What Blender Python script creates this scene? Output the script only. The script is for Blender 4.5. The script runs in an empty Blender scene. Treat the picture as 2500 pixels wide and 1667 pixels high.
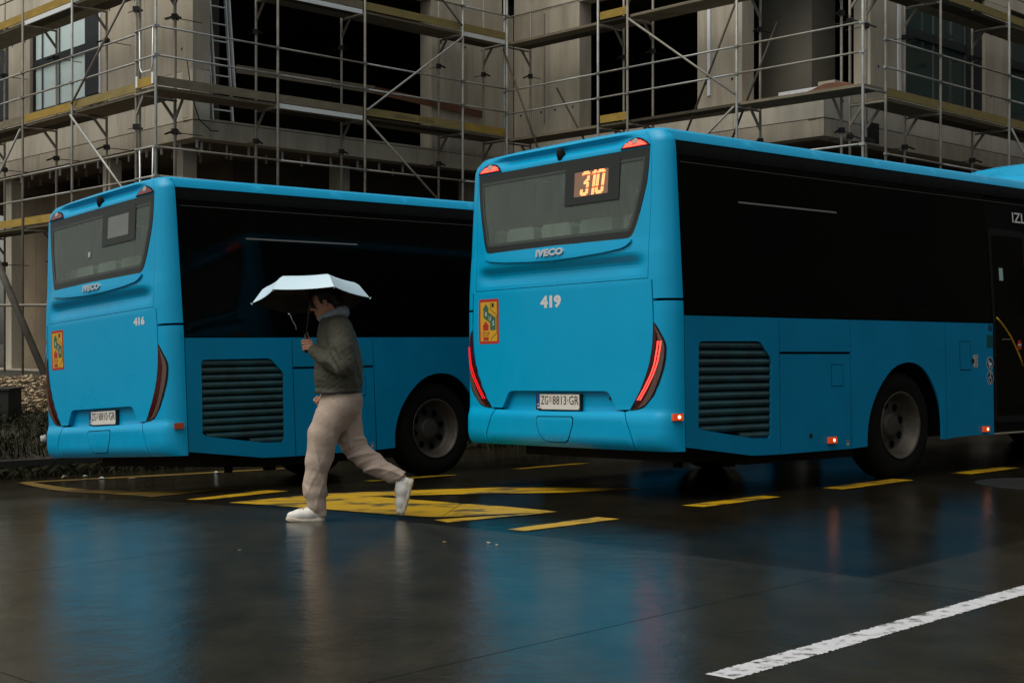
import bpy, bmesh, math, random
import numpy as np
from mathutils import Vector, Matrix
from mathutils.geometry import delaunay_2d_cdt
rnd = random.Random(7)
sc = bpy.context.scene
col = sc.collection
R = math.radians

# ------------------------------------------------------------------ camera
CAMZ = 1.228
cd = bpy.data.cameras.new('camera'); cam = bpy.data.objects.new('camera', cd); col.objects.link(cam)
cam.location = (0, 0, CAMZ); cam.rotation_euler = (R(90), 0, 0)
cd.lens = 50; cd.sensor_width = 36; cd.clip_start = .05; cd.clip_end = 900
sc.camera = cam
# ------------------------------------------------------------------ sky, sun, exposure (overcast, late)
SUN_EL, SUN_AZ = 62, 238                      # azimuth from +Y, clockwise
w = bpy.data.worlds.new('World'); sc.world = w; w.use_nodes = True
nt = w.node_tree; nt.nodes.clear()
out = nt.nodes.new('ShaderNodeOutputWorld'); bg = nt.nodes.new('ShaderNodeBackground')
sky = nt.nodes.new('ShaderNodeTexSky'); sky.sky_type = 'NISHITA'; sky.sun_disc = False
sky.sun_elevation = R(SUN_EL); sky.sun_rotation = R(SUN_AZ); sky.air_density = 1.0; sky.dust_density = 4.0; sky.ozone_density = 1.0
hs = nt.nodes.new('ShaderNodeHueSaturation'); hs.inputs['Saturation'].default_value = .34
bg.inputs['Strength'].default_value = .088
nt.links.new(sky.outputs[0], hs.inputs['Color']); tint = nt.nodes.new('ShaderNodeMix'); tint.data_type = 'RGBA'; tint.blend_type = 'MULTIPLY'; tint.inputs[0].default_value = 1; tint.inputs[7].default_value = (.99, 1.0, .92, 1)
nt.links.new(hs.outputs[0], tint.inputs[6]); nt.links.new(tint.outputs[2], bg.inputs[0]); nt.links.new(bg.outputs[0], out.inputs[0])
ld = bpy.data.lights.new('sun', 'SUN'); ld.energy = 1.35; ld.angle = R(60); ld.color = (1, .97, .87)
sun = bpy.data.objects.new('sun', ld); col.objects.link(sun)
az, el = R(SUN_AZ), R(SUN_EL)
sv = Vector((math.sin(az) * math.cos(el), math.cos(az) * math.cos(el), math.sin(el)))
sun.rotation_euler = sv.to_track_quat('Z', 'Y').to_euler()
sc.view_settings.view_transform = 'Standard'; sc.view_settings.look = 'None'; sc.view_settings.gamma = 1
sc.view_settings.use_curve_mapping = False; sc.view_settings.exposure = .36
sc.render.engine = 'CYCLES'; sc.cycles.max_bounces = 8; sc.cycles.sample_clamp_indirect = 6; sc.cycles.use_denoising = True

# ------------------------------------------------------------------ helpers
def link(o, parent=None):
    col.objects.link(o)
    if parent is not None: o.parent = parent
    return o
def tag(o, label=None, cat=None, group=None, kind=None):
    for k, v in (('label', label), ('category', cat), ('group', group), ('kind', kind)):
        if v: o[k] = v
    return o
def empty(name, loc=(0, 0, 0), label=None, cat=None, group=None, kind=None, mat3=None):
    o = bpy.data.objects.new(name, None); o.empty_display_size = .2
    if mat3 is not None: o.matrix_world = Matrix.Translation(loc) @ mat3.to_4x4()
    else: o.location = loc
    return tag(link(o), label, cat, group, kind)
class MB:
    def __init__(s): s.v = []; s.f = []
    def add(s, vs, fs):
        b = len(s.v); s.v += [tuple(p) for p in vs]; s.f += [tuple(i + b for i in f) for f in fs]; return s
    def hexa(s, b4, t4):
        return s.add(list(b4) + list(t4), [(3, 2, 1, 0), (4, 5, 6, 7), (0, 1, 5, 4), (1, 2, 6, 5), (2, 3, 7, 6), (3, 0, 4, 7)])
    def box(s, c, sz, M=None):
        c = Vector(c); vs = []
        for z in (-.5, .5):
            for x, y in ((-.5, -.5), (.5, -.5), (.5, .5), (-.5, .5)):
                p = Vector((x * sz[0], y * sz[1], z * sz[2])); vs.append(c + (M @ p if M else p))
        return s.hexa(vs[:4], vs[4:])
    def bar(s, p0, p1, side, w, h):                 # bar from p0 to p1, w along side, h along the third axis
        p0, p1 = Vector(p0), Vector(p1); d = (p1 - p0).normalized(); a = Vector(side); a = (a - d * a.dot(d)).normalized(); b = d.cross(a)
        q = [(-1, -1), (1, -1), (1, 1), (-1, 1)]
        return s.hexa([p0 + a * i * w / 2 + b * j * h / 2 for i, j in q], [p1 + a * i * w / 2 + b * j * h / 2 for i, j in q])
    def tube(s, pts, r, n=8, caps=True):
        pts = [Vector(p) for p in pts]; rr = r if isinstance(r, (list, tuple)) else [r] * len(pts); vs = []; fs = []
        a = None
        for i, p in enumerate(pts):
            d = (pts[min(i + 1, len(pts) - 1)] - pts[max(i - 1, 0)]).normalized()
            if a is None: a = d.orthogonal().normalized()
            a = (a - d * a.dot(d)).normalized(); b = d.cross(a)
            vs += [p + (a * math.cos(t) + b * math.sin(t)) * rr[i] for t in (2 * math.pi * k / n for k in range(n))]
        for i in range(len(pts) - 1):
            for k in range(n): fs.append((i * n + k, i * n + (k + 1) % n, (i + 1) * n + (k + 1) % n, (i + 1) * n + k))
        if caps: fs += [tuple(range(n - 1, -1, -1)), tuple(range((len(pts) - 1) * n, len(pts) * n))]
        return s.add(vs, fs)
    def lathe(s, c, axis, prof, n=40):               # prof: (along axis, radius)
        c, ax = Vector(c), Vector(axis).normalized(); a = ax.orthogonal().normalized(); b = ax.cross(a); vs = []; fs = []
        for t, r in prof: vs += [c + ax * t + (a * math.cos(q) + b * math.sin(q)) * r for q in (2 * math.pi * k / n for k in range(n))]
        for i in range(len(prof) - 1):
            for k in range(n): fs.append((i * n + k, i * n + (k + 1) % n, (i + 1) * n + (k + 1) % n, (i + 1) * n + k))
        return s.add(vs, fs)
    def prism(s, poly, f, d):                        # poly 2D -> f(a,b,depth)
        n = len(poly); vs = [f(a, b, 0) for a, b in poly] + [f(a, b, d) for a, b in poly]
        return s.add(vs, [tuple(range(n)), tuple(range(2 * n - 1, n - 1, -1))] + [(i, i + n, (i + 1) % n + n, (i + 1) % n) for i in range(n)])
    def build(s, name, m, parent=None, rel=None, smooth=False, label=None, kind=None):
        o3 = Vector(rel) if rel is not None else Vector((0, 0, 0))
        me = bpy.data.meshes.new(name); me.from_pydata([tuple(Vector(p) - o3) for p in s.v], [], s.f)
        bm = bmesh.new(); bm.from_mesh(me); bmesh.ops.recalc_face_normals(bm, faces=bm.faces); bm.to_mesh(me); bm.free()
        me.materials.append(m)
        if smooth: me.polygons.foreach_set('use_smooth', [True] * len(me.polygons))
        o = link(bpy.data.objects.new(name, me), parent)
        return tag(o, label, None, None, kind)
def raw(name, vs, fs, m, parent=None, smooth=True):
    me = bpy.data.meshes.new(name); me.from_pydata(vs, [], fs); me.materials.append(m)
    if smooth: me.polygons.foreach_set('use_smooth', [True] * len(me.polygons))
    return link(bpy.data.objects.new(name, me), parent)

# ------------------------------------------------------------------ materials
def mat(name, c, rough=.6, metal=0, spec=.5, n1=None, n2=None, bump=None, coat=0, emit=None, es=0, rn=None, stretch=None):
    """n1/n2: (scale, amount, colour) noise mixes; bump: (scale, strength, distance); rn: (scale, lo, hi) roughness noise"""
    m = bpy.data.materials.new(name); m.use_nodes = True; t = m.node_tree; N = t.nodes; L = t.links
    b = N['Principled BSDF']; b.inputs['Base Color'].default_value = (*c, 1); b.inputs['Roughness'].default_value = rough
    b.inputs['Metallic'].default_value = metal; b.inputs['Specular IOR Level'].default_value = spec; b.inputs['Coat Weight'].default_value = coat
    b.inputs['Coat Roughness'].default_value = .08
    if emit: b.inputs['Emission Color'].default_value = (*emit, 1); b.inputs['Emission Strength'].default_value = es
    co = N.new('ShaderNodeTexCoord'); src = co.outputs['Object']
    if stretch:
        mp = N.new('ShaderNodeMapping'); mp.inputs['Scale'].default_value = stretch; L.new(src, mp.inputs[0]); src = mp.outputs[0]
    def noise(scale, detail=6, dist=0):
        n = N.new('ShaderNodeTexNoise'); n.inputs['Scale'].default_value = scale; n.inputs['Detail'].default_value = detail
        n.inputs['Roughness'].default_value = .62; n.inputs['Distortion'].default_value = dist; L.new(src, n.inputs['Vector']); return n.outputs['Fac']
    cur = None
    for k in (n1, n2):
        if not k: continue
        rp = N.new('ShaderNodeValToRGB'); rp.color_ramp.elements[0].position = .38; rp.color_ramp.elements[1].position = .66
        L.new(noise(k[0]), rp.inputs[0]); mu = N.new('ShaderNodeMath'); mu.operation = 'MULTIPLY'; mu.inputs[1].default_value = k[1]; L.new(rp.outputs[0], mu.inputs[0])
        mx = N.new('ShaderNodeMix'); mx.data_type = 'RGBA'; L.new(mu.outputs[0], mx.inputs[0])
        if cur: L.new(cur, mx.inputs[6])
        else: mx.inputs[6].default_value = (*c, 1)
        mx.inputs[7].default_value = (*k[2], 1); cur = mx.outputs[2]
    if cur: L.new(cur, b.inputs['Base Color'])
    if rn:
        mr = N.new('ShaderNodeMapRange'); mr.inputs[1].default_value = .35; mr.inputs[2].default_value = .65; mr.inputs[3].default_value = rn[1]; mr.inputs[4].default_value = rn[2]
        L.new(noise(rn[0], 5, .4), mr.inputs[0]); L.new(mr.outputs[0], b.inputs['Roughness'])
    if bump:
        bp = N.new('ShaderNodeBump'); bp.inputs['Strength'].default_value = bump[1]; bp.inputs['Distance'].default_value = bump[2]
        L.new(noise(bump[0], 8), bp.inputs['Height']); L.new(bp.outputs[0], b.inputs['Normal'])
    return m
M = {}
M['blue'] = mat('bus_blue_paint', (.0, .325, .60), .30, spec=.24, coat=.10, n1=(2.2, .22, (.0, .265, .49)), n2=(60, .10, (.004, .34, .60)), bump=(420, .04, .001), rn=(3, .24, .42))
M['blueside'] = mat('bus_blue_side_shade_and_dirt', (.0, .21, .42), .36, spec=.22, n1=(1.6, .35, (.002, .13, .225)), n2=(45, .12, (.006, .16, .28)), bump=(420, .04, .001), rn=(3, .3, .46))  # base blue darkened to carry the bus sides' shade; the noise is dirt
M['black'] = mat('black_rubber', (.006, .006, .006), .7, spec=.2)
M['gap'] = mat('dark_gap', (.002, .003, .004), .9, spec=.05)
M['glass'] = mat('black_tinted_glass', (.0012, .0016, .0012), .06, spec=.14, rn=(5, .04, .1))
M['glasstrim'] = mat('black_trim_band', (.003, .003, .003), .5, spec=.08, n1=(30, .5, (.007, .008, .007)))
M['tyre'] = mat('tyre_rubber', (.0045, .0045, .004), .85, spec=.12, n1=(8, .5, (.010, .009, .0075)), bump=(60, .2, .004))
M['rim'] = mat('dusty_steel_rim', (.068, .058, .044), .55, metal=.3, n1=(7, .7, (.028, .022, .016)), n2=(30, .3, (.14, .125, .10)), bump=(40, .15, .003))
M['chassis'] = mat('dark_chassis', (.010, .009, .008), .8, spec=.2, n1=(6, .5, (.022, .018, .014)))
M['slat'] = mat('grille_paint_dirty', (.012, .075, .095), .45, n1=(5, .8, (.016, .024, .022)), n2=(16, .3, (.02, .035, .035)))
M['silver'] = mat('chrome_letters', (.62, .64, .66), .22, metal=.85)
M['print'] = mat('grey_white_print', (.62, .60, .60), .5)
M['white'] = mat('white_plate', (.66, .62, .58), .45, n1=(25, .25, (.45, .42, .38)))
M['ink'] = mat('black_ink', (.012, .012, .012), .5)
M['euro'] = mat('plate_blue_band', (.01, .05, .22), .4)
M['crest'] = mat('plate_crest_print', (.42, .22, .21), .5, n1=(220, .9, (.55, .5, .48)))
M['stk_red'] = mat('sticker_red', (.42, .025, .02), .45, n1=(20, .3, (.30, .02, .02)))
M['stk_yel'] = mat('sticker_yellow', (.58, .33, .02), .45, n1=(20, .25, (.45, .25, .02)))
M['stk_grn'] = mat('sticker_green', (.045, .12, .07), .45)
M['stk_dk'] = mat('sticker_dark_blue', (.003, .05, .09), .4)
M['stk_teal'] = mat('sticker_teal', (.003, .075, .085), .4)
M['trimline'] = mat('dull_trim_line', (.045, .043, .040), .5)
M['rail'] = mat('dull_window_rail', (.17, .17, .165), .5)
M['lens'] = mat('tail_lens_red', (.055, .004, .004), .12, coat=.5, n1=(40, .4, (.03, .004, .004)))
M['lens_sm'] = mat('tail_lens_smoked', (.13, .075, .065), .16, coat=.5, n1=(90, .6, (.05, .03, .026)), bump=(160, .3, .003))
M['lens_off'] = mat('top_lens_dark_red', (.16, .012, .010), .2, coat=.4, n1=(60, .4, (.08, .008, .006)))
M['lens_disc'] = mat('top_lens_clear_disc', (.42, .36, .33), .3, n1=(60, .4, (.3, .2, .18)))
M['red_on'] = mat('lit_red_led', (.5, .02, .02), .3, emit=(1, .06, .045), es=2.0)
M['red_dim'] = mat('lit_red_glow', (.3, .01, .01), .2, emit=(1, .012, .012), es=.75)
M['red_led'] = mat('lit_red_dots', (.6, .05, .03), .3, emit=(1, .16, .10), es=2.4)
M['toplit'] = mat('lit_top_lamp', (.4, .03, .02), .3, emit=(1, .03, .02), es=.55, n1=(70, .6, (.2, .01, .01)))
M['amber_on'] = mat('lit_amber_lens', (.5, .06, .01), .25, emit=(1, .08, .01), es=.25)
M['amber_hot'] = mat('lit_amber_bulb', (1, .4, .1), .3, emit=(1, .5, .2), es=4.5)
M['amber'] = mat('amber_lens', (.33, .045, .01), .25, coat=.3)
M['led'] = mat('orange_led_dots', (1, .4, .1), .4, emit=(1, .23, .085), es=2.3)
M['led_dim'] = mat('orange_led_glow', (.3, .1, .03), .4, emit=(1, .2, .04), es=.6)
M['panel'] = mat('display_panel', (.15, .16, .15), .35, n1=(6, .4, (.11, .12, .11)))
M['panel_lit'] = mat('display_panel_lit', (.16, .10, .07), .35, emit=(1, .4, .2), es=.06)
M['frit2'] = mat('faded_frit_print', (.050, .058, .052), .4, spec=.3)
M['frit'] = mat('black_frit_print', (.017, .019, .0175), .35, spec=.3)
M['seat'] = mat('seat_cloth', (.85, .87, .84), .8)
M['cabin'] = mat('cabin_liner', (.10, .11, .10), .8)
M['yellowpole'] = mat('yellow_grab_pole', (.5, .27, .02), .35)
M['road'] = None
M['conc'] = mat('raw_concrete', (.44, .385, .305), .8, spec=.3, n1=(.55, .7, (.26, .22, .168)), n2=(3.2, .5, (.56, .50, .415)), bump=(25, .25, .01), stretch=(1.5, 1.5, .24))
M['conc2'] = mat('pale_formwork_concrete', (.56, .50, .41), .8, spec=.3, n1=(.8, .7, (.33, .285, .22)), n2=(3.6, .45, (.66, .605, .51)), bump=(25, .25, .01), stretch=(1.5, 1.5, .24))
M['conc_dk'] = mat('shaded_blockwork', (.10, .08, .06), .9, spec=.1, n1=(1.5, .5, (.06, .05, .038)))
M['inner'] = mat('unlit_toned_interior', (.035, .032, .026), .95, spec=.05, n1=(1, .4, (.02, .018, .015)))  # near-black base stands in for the unlit rooms behind the openings
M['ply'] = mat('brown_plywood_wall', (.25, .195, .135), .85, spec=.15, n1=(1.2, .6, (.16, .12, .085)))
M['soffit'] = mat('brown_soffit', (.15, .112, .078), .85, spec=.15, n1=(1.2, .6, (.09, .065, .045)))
M['concmid'] = mat('shaded_concrete', (.20, .18, .145), .85, spec=.2, n1=(.8, .6, (.13, .115, .09)))  # darker copy of raw concrete; the interior column's shade is in the colour
M['joint'] = mat('joint_stain', (.085, .068, .052), .9, spec=.1)
M['hole'] = mat('tie_hole', (.012, .010, .008), .9)
M['winframe'] = mat('anthracite_frame', (.014, .016, .018), .5, spec=.3)
M['mull'] = mat('grey_mullion', (.10, .11, .11), .5)
M['pale_pane'] = mat('pale_window_glass', (.62, .74, .75), .12, spec=.5, n1=(.9, .35, (.38, .50, .51)))  # pale mottled base colour with low roughness
M['dglass'] = mat('dark_green_glass', (.030, .055, .050), .05, spec=.6)  # green base lifted in place of a greenish building reflection
M['whitelath'] = mat('white_strip', (.72, .72, .76), .6)
M['galv'] = mat('galvanised_tube', (.37, .38, .37), .5, metal=.25, n1=(6, .7, (.24, .22, .19)), n2=(40, .35, (.50, .50, .48)), bump=(60, .2, .003))
M['galv2'] = mat('weathered_tube', (.29, .265, .225), .6, metal=.15, n1=(5, .7, (.16, .125, .09)), n2=(30, .3, (.35, .33, .30)))
M['brownt'] = mat('rusty_brown_tube', (.07, .055, .040), .7, metal=.2, n1=(8, .5, (.11, .07, .04)))
M['alu'] = mat('bright_aluminium', (.80, .82, .83), .42, metal=.25)
M['wood'] = mat('grey_scaffold_board', (.20, .165, .115), .85, spec=.2, n1=(3, .7, (.10, .082, .055)), n2=(22, .35, (.29, .245, .17)), stretch=(1, 1, 5))
M['woody'] = mat('yellow_board', (.43, .275, .045), .75, spec=.25, n1=(3, .65, (.25, .16, .04)), n2=(18, .4, (.16, .125, .06)), stretch=(1, 1, 3))
M['woodo'] = mat('olive_board', (.27, .205, .075), .8, spec=.2, n1=(3, .65, (.16, .125, .055)), n2=(18, .4, (.34, .27, .11)), stretch=(1, 1, 3))
M['woodr'] = mat('red_brown_plank', (.16, .062, .030), .8, n1=(3, .6, (.10, .045, .024)))
M['decku'] = mat('dark_deck_board', (.055, .045, .032), .85, spec=.15, n1=(4, .6, (.085, .07, .046)))
M['clampk'] = mat('black_clamp', (.012, .011, .010), .6, metal=.3)
M['yellow'] = None
M['skin'] = mat('skin', (.50, .235, .145), .5, n1=(12, .3, (.42, .18, .11)))
M['hair'] = mat('dark_hair', (.010, .007, .005), .5, spec=.3, bump=(90, .4, .004), stretch=(1, 1, .2))
M['jacket'] = mat('olive_quilted_jacket', (.076, .073, .052), .68, spec=.3, n1=(9, .5, (.050, .047, .032)), bump=(24, .9, .012))
M['trouser'] = mat('beige_knit_trousers', (.45, .35, .29), .9, spec=.15, n1=(5, .35, (.38, .30, .24)), bump=(15, .5, .014))
M['hoodie'] = mat('shade_toned_grey_hoodie', (.24, .275, .305), .9, spec=.1, n1=(14, .3, (.3, .33, .36)))  # grey darkened to hold the umbrella's shade on the hood
M['shoe'] = mat('white_leather', (.68, .65, .61), .45, n1=(15, .2, (.6, .58, .55)))
M['sole'] = mat('pale_rubber_sole', (.50, .44, .37), .6, n1=(20, .4, (.38, .33, .27)))
M['lace'] = mat('pale_tan_lace', (.5, .36, .26), .8)
M['eye'] = mat('eye_dark', (.01, .01, .01), .2)
M['canopy'] = mat('pale_blue_canopy', (.52, .68, .80), .42, n1=(7, .2, (.46, .62, .74)))
M['canopy_in'] = mat('black_lining', (.008, .007, .006), .8)
M['shaft'] = mat('dark_metal_shaft', (.05, .05, .05), .35, metal=.7)
M['paper'] = mat('white_scrap', (.36, .35, .33), .7)
M['leafd'] = mat('dry_leaf', (.20, .15, .09), .8)
M['cloth'] = mat('striped_grey_cloth', (.20, .20, .20), .9, n1=(28, .9, (.03, .03, .03)))
M['cloth2'] = mat('green_grey_cloth', (.08, .095, .085), .9, n1=(9, .5, (.05, .06, .055)))
M['cabinet'] = mat('dark_green_cabinet', (.010, .013, .010), .6, n1=(4, .5, (.02, .022, .016)))
M['facade'] = mat('far_wall_darkened', (.055, .045, .038), .9, n1=(.3, .4, (.04, .034, .03)))  # wall tone darkened so the bus windows reflect black
M['cast'] = mat('cast_iron', (.02, .019, .017), .5, metal=.5, bump=(60, .5, .01))
# rear window: fogged pane (part transparent, part milky, with a sheen)
m = bpy.data.materials.new('fogged_rear_glass'); m.use_nodes = True; t = m.node_tree; t.nodes.clear()
o_ = t.nodes.new('ShaderNodeOutputMaterial'); tr = t.nodes.new('ShaderNodeBsdfTransparent'); tr.inputs[0].default_value = (.62, .70, .64, 1)
df = t.nodes.new('ShaderNodeBsdfDiffuse'); gl = t.nodes.new('ShaderNodeBsdfGlossy'); gl.inputs['Roughness'].default_value = .12
tc = t.nodes.new('ShaderNodeTexCoord'); mp = t.nodes.new('ShaderNodeMapping'); mp.inputs['Scale'].default_value = (6, 6, .8); nz = t.nodes.new('ShaderNodeTexNoise'); nz.inputs['Scale'].default_value = 5
cr = t.nodes.new('ShaderNodeValToRGB'); cr.color_ramp.elements[0].color = (.15, .185, .160, 1); cr.color_ramp.elements[1].color = (.205, .245, .213, 1); cr.color_ramp.elements[0].position = .3; cr.color_ramp.elements[1].position = .7
t.links.new(tc.outputs['Object'], mp.inputs[0]); t.links.new(mp.outputs[0], nz.inputs['Vector']); t.links.new(nz.outputs['Fac'], cr.inputs[0]); t.links.new(cr.outputs[0], df.inputs[0])
m1 = t.nodes.new('ShaderNodeMixShader'); m1.inputs[0].default_value = .60; t.links.new(df.outputs[0], m1.inputs[1]); t.links.new(tr.outputs[0], m1.inputs[2])
fr = t.nodes.new('ShaderNodeFresnel'); fr.inputs[0].default_value = 1.3; m2 = t.nodes.new('ShaderNodeMixShader'); t.links.new(fr.outputs[0], m2.inputs[0]); t.links.new(m1.outputs[0], m2.inputs[1]); t.links.new(gl.outputs[0], m2.inputs[2]); t.links.new(m2.outputs[0], o_.inputs[0])
M['fog'] = m
def wet(name, c, c2, lo, hi, scale, bump, spec=.5, gscale=60, wave=.3):
    m = bpy.data.materials.new(name); m.use_nodes = True; t = m.node_tree; N = t.nodes; L = t.links; b = N['Principled BSDF']
    tc = N.new('ShaderNodeTexCoord'); mp = N.new('ShaderNodeMapping'); mp.inputs['Rotation'].default_value = (0, 0, R(-41.6)); mp.inputs['Scale'].default_value = (1, .55, 1); L.new(tc.outputs['Object'], mp.inputs[0])
    def noise(s, d=6, r=.6, v=None):
        n = N.new('ShaderNodeTexNoise'); n.inputs['Scale'].default_value = s; n.inputs['Detail'].default_value = d; n.inputs['Roughness'].default_value = r; L.new(v or mp.outputs[0], n.inputs['Vector']); return n.outputs['Fac']
    big = noise(scale, 5); fine = noise(gscale, 3, .7, tc.outputs['Object'])
    mr = N.new('ShaderNodeMapRange'); mr.inputs[1].default_value = .36; mr.inputs[2].default_value = .64; mr.inputs[3].default_value = lo; mr.inputs[4].default_value = hi
    L.new(big, mr.inputs[0]); L.new(mr.outputs[0], b.inputs['Roughness'])
    mid = noise(scale * 5, 6); mx = N.new('ShaderNodeMix'); mx.data_type = 'RGBA'; mx.inputs[6].default_value = (*c, 1); mx.inputs[7].default_value = (*c2, 1)
    ad = N.new('ShaderNodeMath'); ad.operation = 'MULTIPLY_ADD'; ad.inputs[1].default_value = .6; L.new(fine, ad.inputs[0]); sb = N.new('ShaderNodeMath'); sb.operation = 'MULTIPLY_ADD'; sb.inputs[1].default_value = 1.5; sb.inputs[2].default_value = -.55; L.new(mid, sb.inputs[0]); L.new(sb.outputs[0], ad.inputs[2])
    L.new(ad.outputs[0], mx.inputs[0]); mx.clamp_factor = True; L.new(mx.outputs[2], b.inputs['Base Color'])
    bp = N.new('ShaderNodeBump'); bp.inputs['Strength'].default_value = bump; bp.inputs['Distance'].default_value = .004; L.new(fine, bp.inputs['Height'])
    b2 = N.new('ShaderNodeBump'); b2.inputs['Strength'].default_value = wave; b2.inputs['Distance'].default_value = .02; L.new(noise(7, 3, .5, tc.outputs['Object']), b2.inputs['Height']); L.new(b2.outputs[0], bp.inputs['Normal'])
    L.new(bp.outputs[0], b.inputs['Normal'])
    b.inputs['Specular IOR Level'].default_value = spec
    return m
M['road'] = wet('wet_asphalt', (.006, .005, .0032), (.022, .018, .011), .045, .24, .6, .25, .34, 60, .12)
M['apron'] = wet('wet_concrete_apron', (.014, .0125, .0088), (.046, .041, .029), .07, .24, .7, .22, .28, 75, .16)
M['kerbm'] = mat('wet_kerb_stone', (.032, .028, .022), .5, n1=(3, .6, (.016, .014, .011)), bump=(40, .3, .006))
M['soil'] = mat('dark_soil', (.028, .022, .015), .9, n1=(3, .6, (.045, .036, .024)), bump=(12, .6, .05))
def worn(name, c, under, thr, scale, st=(.35, 1.3, 1)):
    m = bpy.data.materials.new(name); m.use_nodes = True; t = m.node_tree; N = t.nodes; L = t.links; b = N['Principled BSDF']
    tc = N.new('ShaderNodeTexCoord'); mp = N.new('ShaderNodeMapping'); mp.inputs['Rotation'].default_value = (0, 0, R(-41)); mp.inputs['Scale'].default_value = st; L.new(tc.outputs['Object'], mp.inputs[0])
    n = N.new('ShaderNodeTexNoise'); n.inputs['Scale'].default_value = scale; n.inputs['Detail'].default_value = 9; n.inputs['Roughness'].default_value = .72; L.new(mp.outputs[0], n.inputs['Vector'])
    r = N.new('ShaderNodeValToRGB'); r.color_ramp.elements[0].position = thr; r.color_ramp.elements[1].position = thr + .09; r.color_ramp.elements[0].color = (*under, 1); r.color_ramp.elements[1].color = (*c, 1)
    L.new(n.outputs['Fac'], r.inputs[0]); L.new(r.outputs[0], b.inputs['Base Color']); b.inputs['Roughness'].default_value = .38; b.inputs['Specular IOR Level'].default_value = .3
    return m
M['yellow'] = worn('worn_yellow_paint', (.50, .29, .006), (.05, .042, .022), .412, 4.5, (.5, 1.2, 1))
M['yellow_old'] = worn('faded_yellow_paint', (.17, .105, .02), (.05, .04, .02), .40, 3)
M['whitep'] = worn('worn_white_paint', (.60, .60, .64), (.06, .055, .05), .385, 16, (.8, 1, 1))

# ------------------------------------------------------------------ lettering (2D outlines of flat print)
TXT = {}
def prep_text(s, bold=0.0, res=2):
    cu = bpy.data.curves.new('t', 'FONT'); cu.body = s; cu.offset = bold; cu.resolution_u = res; cu.fill_mode = 'BOTH'
    ob = bpy.data.objects.new('t', cu); col.objects.link(ob); bpy.context.view_layer.update()
    me = bpy.data.meshes.new_from_object(ob.evaluated_get(bpy.context.evaluated_depsgraph_get()))
    v = np.array([p.co[:2] for p in me.vertices]); f = [tuple(p.vertices) for p in me.polygons]
    lo, hi = v.min(0), v.max(0); v = (v - lo) / (hi - lo)
    bpy.data.objects.remove(ob); bpy.data.curves.remove(cu); bpy.data.meshes.remove(me); TXT[s] = (v, f)
for s_, b_ in (('IVECO', .055), ('419', .055), ('416', .055), ('IZLAZ', .012), ('BUS', .01), ('B', .01), ('U', .01), ('S', .01), ('STOP', .012), ('ZG', 0), ('8813·GR', 0), ('8810·GR', 0), ('HR', .01), ('GREGRAD d.o.o.  01/2230-655', 0)):
    prep_text(s_, b_)

# ------------------------------------------------------------------ ground shape: cross-fall towards the kerb
def gz(t):
    if t < 6.3: return 0.
    if t < 13.2: return -.00525 * (t - 6.3) ** 2
    z0 = -.00525 * 6.9 ** 2
    if t < 15.0:
        u = t - 13.2; return z0 - .0725 * u + .0725 / 3.6 * u * u
    return z0 - .0725 * .9
def ts(x, y): return -.664 * x + .748 * y, .748 * x + .664 * y
def xy(t, s): return -.664 * t + .748 * s, .748 * t + .664 * s
def G(x, y): return gz(ts(x, y)[0])
KT = 15.9                                             # kerb line
def grid(name, ta, sa, zf, m, kind):
    vs = [(*xy(t, s), zf(t, s)) for t in ta for s in sa]; n = len(sa)
    fs = [(i * n + j, i * n + j + 1, (i + 1) * n + j + 1, (i + 1) * n + j) for i in range(len(ta) - 1) for j in range(n - 1)]
    fs = [f[::-1] for f in fs]
    return tag(raw(name, vs, fs, m), kind=kind)
sa = [-300, -120, -60, -30, -15, -8, -4, 0, 4, 8, 12, 16, 20, 25, 30, 40, 60, 120, 300]
grid('road', [-300, -100, -40, -15, -5, 0, 3, 5, 6] + list(np.arange(6.3, 15.2, .3)) + [KT], sa, lambda t, s: gz(t), M['road'], 'structure')
def bank(t, s):
    d = t - KT
    z = -.135 + (.40 * min(d, 3.4) / 3.4 if d > .15 else 0) + (.32 * min(max(d - 3.4, 0), 3) / 3)
    return z + (.05 * math.sin(s * 1.3) * math.sin(t * 1.1 + s * .4) if .4 < d < 6 else 0)
grid('verge', [KT + .14, 16.2, 16.6, 17, 17.5, 18, 18.5, 19, 19.5, 20, 20.6, 21.2, 22, 23, 26, 40, 90, 300], [-300, -60, -20] + list(np.arange(-4, 26, .6)) + [30, 60, 300], bank, M['soil'], 'structure')
kb = empty('kerb', (*xy(KT, 5), gz(KT)), kind='structure')
kmesh = None
for i in range(40):
    s0 = -8 + i * 1.0
    p, q = xy(KT + .07, s0 + .006), xy(KT + .07, s0 + .994)
    b = MB(); b.bar((p[0], p[1], -.13 - .11), (q[0], q[1], -.13 - .11), (.748 * 0 - .664, .748, 0), .14, .22); b.build('kerb_stone', M['kerbm'], kb, rel=kb.location)
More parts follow.
